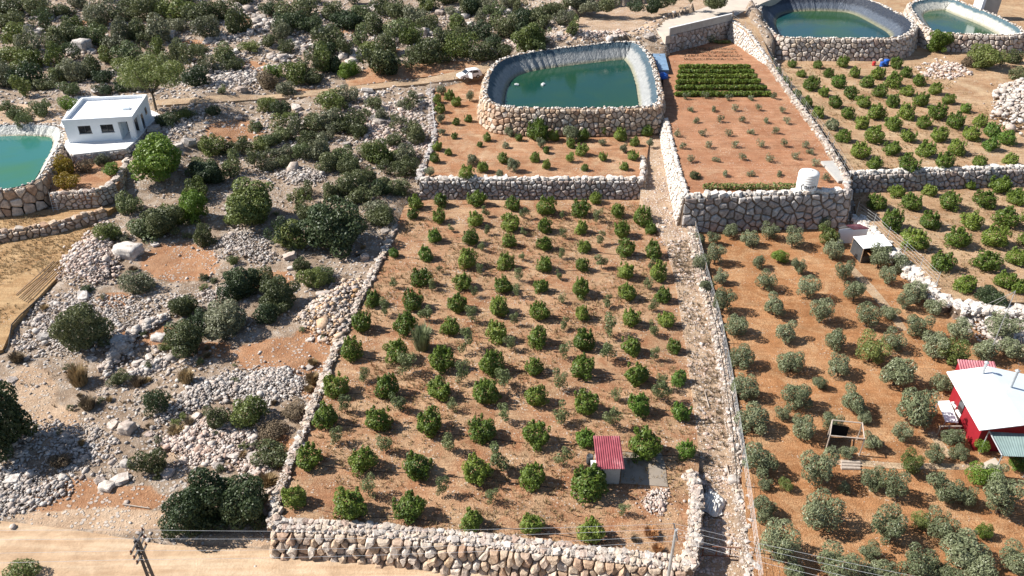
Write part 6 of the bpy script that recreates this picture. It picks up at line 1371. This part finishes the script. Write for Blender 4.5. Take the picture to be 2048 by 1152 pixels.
MB().tube([(0, 0, -.3), (0, 0, 5.6-ROADZ)], [.14, .09], 10).build('shaft', 'galvanised', root); MB().box(-.04, .04, -.7, .7, 5.6-ROADZ-.2, 5.6-ROADZ-.12).build('cross_arm', 'dark_steel', root)
for i, (oy, oz) in enumerate(((.9, 0), (.35, -.2), (-.35, -.55), (-.9, -.75))):
    a = Vector((T1_[0], T1_[1]+oy, 6.3+oz*.9)); b = Vector((t2[0], t2[1]+oy*.7, 5.5+oz*.3)); pts = [a.lerp(b, t)-Vector((0, 0, 1.1*4*t*(1-t)*.35)) for t in np.linspace(0, 1, 14)]
    pts = [a+(a-b)*.8+Vector((0, 0, .4))]+pts; e_ = Vector((t2[0]+26, t2[1]-7+oy, 5.3+oz*.3)); pts += [b.lerp(e_, t)-Vector((0, 0, .4*t*(1-t)*4)) for t in (.2, .4, .6, .8, 1)]
    o = MB().tube(pts, .011, 4).build('power_line', 'wire', None); tag(o, 'thin power line over the road wall, %s from the far side' % ordw(i), 'cable', 'power lines along the road')
mb_ = hit(1973, 722, .15); mt = hit(1961.5, 581, 9.0); mh = 7.5
best = min(np.linspace(4, 14, 101), key=lambda z: abs(project(mb_[0], mb_[1], z)[1]-581)); mh = best
mast = empty('guyed_mast', V(mb_)); tag(mast, 'thin guyed mast rising above the farmhouse roof', 'mast')
MB().tube([(0, 0, -.2), (0, 0, mh-mb_[2])], .035, 6).build('pole', 'galvanised', mast)
for x, y in ((2044, 690), (1936, 644), (1905, 640)):
    g_ = hit(x, y, .3); MB().tube([(0, 0, mh-mb_[2]-.1), (g_[0]-mb_[0], g_[1]-mb_[1], g_[2]-mb_[2])], .022, 4).build('guy_wire', 'wire', mast)

# ------------------------------------------------------------------ fences, gate
def fence(label, pts, zf, h, step, mat='galvanised', wires=(.4, .8, 1.2, 1.55), r=.035, net=None):
    path = Path2(polyline(pts, .5)); q = path.at(0); root = empty('wire_fence', (q[0], q[1], float(zf(*q)))); tag(root, label, 'fence'); us = np.linspace(0, path.L, max(2, int(path.L/step)+1)); tops = []
    for u in us:
        p_ = path.at(u); z = float(zf(*p_)); lean = random.Random(u).uniform(-.06, .06); MB().tube([(p_[0], p_[1], z-.3), (p_[0]+lean, p_[1]+lean, z+h)], r, 5).build('post', mat, root, neg(root)); tops.append((p_[0], p_[1], z))
    for w_ in wires: MB().tube([(x, y, z+w_) for x, y, z in tops], .011, 3).build('wire', 'wire', root, neg(root))
    return root
fence('wire fence on the wall between red terrace and upper grove', H_([(1697, 366), (1645, 280), (1600, 218), (1560, 162), (1535, 130), (1490, 98), (1457, 76)], z_R1), lambda x, y: max(float(z_R1(x, y))+.45, z_bank(x, y)-.1 if y > 133 else 0), 1.6, 3.0)
fence('wire fence on the low white wall beside the olive grove', H_([(1382, 445), (1396, 500), (1412, 565), (1438, 660), (1456, 750), (1472, 850), (1484, 930), (1496, 1010), (1506, 1090), (1518, 1180)], z_olive), lambda x, y: z_olive(x, y)+.2, 1.5, 3.2, 'wood', (.4, .8, 1.2, 1.5), .045)
fence('wire fence along the left edge of the lower citrus grove', H_([(1712, 428), (1745, 452), (1780, 486), (1812, 512), (1845, 545), (1872, 572)], z_R3), lambda x, y: 1.3, 1.8, 3.2)
fence('low wire fence beside the dirt track above the terrace trees', H_([(860, 178), (885, 172), (915, 165), (962, 157)], z_T1), lambda x, y: z_T1(x, y), 1.1, 2.5, 'dark_steel', (.3, .7, 1.05), .04)
fence('short wire fence along the tumbled pond terrace wall', H_([(862, 182), (866, 238), (872, 280)], z_T1), lambda x, y: z_T1(x, y)+.3, 1.4, 3.0, 'wood')
ga, gb = hit(1404, 1112, -1.4), hit(1486, 1116, -1.4); L2 = float(np.linalg.norm(gb-ga)); gt = empty('metal_gate', (ga[0], ga[1], -1.45), math.atan2(gb[1]-ga[1], gb[0]-ga[0])); tag(gt, 'rusty low metal gate across the lower path', 'gate')
for z in (.15, 1.15): MB().tube([(0, 0, z), (L2, 0, z)], .045, 6).build('rail', 'rusty_steel', gt)
for x in (0, L2*.33, L2*.66, L2): MB().tube([(x, 0, -.3 if x in (0, L2) else .15), (x, 0, 1.2)], .04, 6).build('bar', 'rusty_steel', gt)
for z0 in (.4, .7, 1.0): MB().tube([(-.9, .4, z0+.5), (L2*.3, 0, z0)], .018, 4).build('strand', 'wire', gt)

# ------------------------------------------------------------------ small things
q = hit(1424, 1005, z_path); rnd = random.Random(8); bm = bmesh.new(); bmesh.ops.create_grid(bm, x_segments=40, y_segments=46, size=1)
for v in bm.verts:
    x, y = v.co.x, v.co.y; f = max(0, 1-(abs(x)**3+abs(y)**3)); e_ = 1+.16*math.sin(math.atan2(y, x)*4+1)
    v.co = Vector((x*.9*e_, y*1.25*e_, .05+f*.12+f*(.26*abs(math.sin(x*5+y*3+math.sin(y*4)))+.2*abs(math.sin(x*9-y*6+2*math.sin(x*3)))+rnd.uniform(-.04, .04))+(0 if f > .05 else -.06)))
me_ = bpy.data.meshes.new('tarp'); bm.to_mesh(me_); bm.free(); o = obj('tarpaulin', me_, 'tarp_white', None, (q[0], q[1], z_path(q[0], q[1])), True); o.rotation_euler.z = -.2; tag(o, 'crumpled white tarpaulin heap on the path by the curved wall', 'tarpaulin')
for i, (px, py) in enumerate(((1033, 171), (1086, 170), (1003, 189))):
    q = hit(px, py, 4.8); o = MB().box(-.35, .35, -.22, .22, -.12, .25).box(-.12, .12, -.08, .08, .25, .38).build('float', 'white_plastic', None, (q[0], q[1], 4.8)); o.rotation_euler.z = i; tag(o, 'white float on the middle pond, %s from the left' % ordw((1, 2, 0)[i]), 'float', 'floats on the pond')
for px, py, mat, lab, s_ in ((1771, 131, 'blue_plastic', 'blue plastic drum at the foot of the round pond wall', .5), (1763, 133, 'blue_plastic', 'second blue plastic drum just left of the other', .38), (1747, 131, 'red_plastic', 'red canister beside the blue drums', .32)):
    q = hit(px, py, z_R2); o = MB().lathe((0, 0, 0), [(s_*.92, 0), (s_, .08), (s_, s_*1.0), (s_*.96, s_*1.05), (s_, s_*1.1), (s_, s_*2.1), (s_*.9, s_*2.25), (s_*.3, s_*2.27)], 16).build('drum', mat, None, (q[0], q[1], z_R2(q[0], q[1])), True); tag(o, lab, 'drum')
lp = [((116, 522), (38, 596)), ((122, 526), (44, 600)), ((108, 522), (32, 590)), ((126, 532), (52, 604))]
for i, (a_, b_) in enumerate(lp):
    p1, p2 = hit(*a_, .47), hit(*b_, .47); o = MB().tube([tuple(p1), tuple((p1+p2)/2+[.05, .1, .02*i]), tuple(p2)], [.055, .06, .05], 7).build('wooden_beam', 'wood', None); tag(o, 'long brown beam %s in the pile on the meadow edge' % ordw(i), 'beam', 'beams on the meadow edge')
def hose(label, pix, zf, r=.03, name='hose'):
    pts = [V(hit(x, y, zf)) for x, y in pix]; pts = [p_+Vector((0, 0, r)) for p_ in pts]; o_ = MB().tube(pts, r, 5).build(name, 'black_hose', None); tag(o_, label, 'hose'); return o_
hose('black hose along the right edge of the dry meadow', [(75, 600), (40, 632), (24, 650), (20, 672), (18, 690), (12, 706)], lambda x, y: max(.42, float(G(x, y))+.05), .07)
hose('black hose lying along the top of the low white path wall', [(1392, 480), (1406, 560), (1432, 650), (1448, 740), (1464, 850), (1472, 930), (1476, 1000), (1486, 1060), (1490, 1150)], lambda x, y: z_path(x, y)+.78, .035)
for ri, row in enumerate(rows):
    bs = []
    for t in sorted(row):
        r0 = t[2]/2; bs.append((t[0], t[1]+r0*.75))
    bs = [(bs[0][0]-40, bs[0][1])]+bs+[(bs[-1][0]+30, bs[-1][1]+4)]
    hose('black drip hose under the orchard trees of row %s from the road' % ordw(NR-1-ri), [(x, y+random.Random(i).uniform(-2, 2)) for i, (x, y) in enumerate(bs)], z_field, .022, 'drip_hose')
la = empty('ladder', V(hit(112, 424, 1.3)), .1); tag(la, 'grey ladder leaning on the garden wall below the pool', 'ladder')
for x in (-.3, .3): MB().tube([(x, 0, 0), (x, .5, 2.6)], .035, 5).build('rail', 'galvanised', la)
for i in range(8): MB().tube([(-.3, .06+.06*i, .3+.3*i), (.3, .06+.06*i, .3+.3*i)], .025, 5).build('rung', 'galvanised', la)
q1, q2 = hit(246, 1010, G), hit(300, 1018, G); o = MB().tube([tuple(q1+[0, 0, .1]), tuple(q2+[0, 0, .1])], [.06, .04], 6).build('fallen_branch', 'old_wood', None); tag(o, 'thin fallen branch on the red earth by the road', 'branch')
for i, (px, py) in enumerate(((1448, 842), (1409, 785), (1452, 930))):
    q1, q2 = hit(px, py, z_path), hit(px+9, py+32, z_path); o = MB().tube([tuple(q1+[0, 0, .12]), tuple(q2+[0, 0, .1])], .05, 6).build('wooden_stake', 'old_wood', None); tag(o, 'grey wooden stake lying on the path, %s of three from the back' % ordw((1, 0, 2)[i]), 'stake', 'stakes on the path')
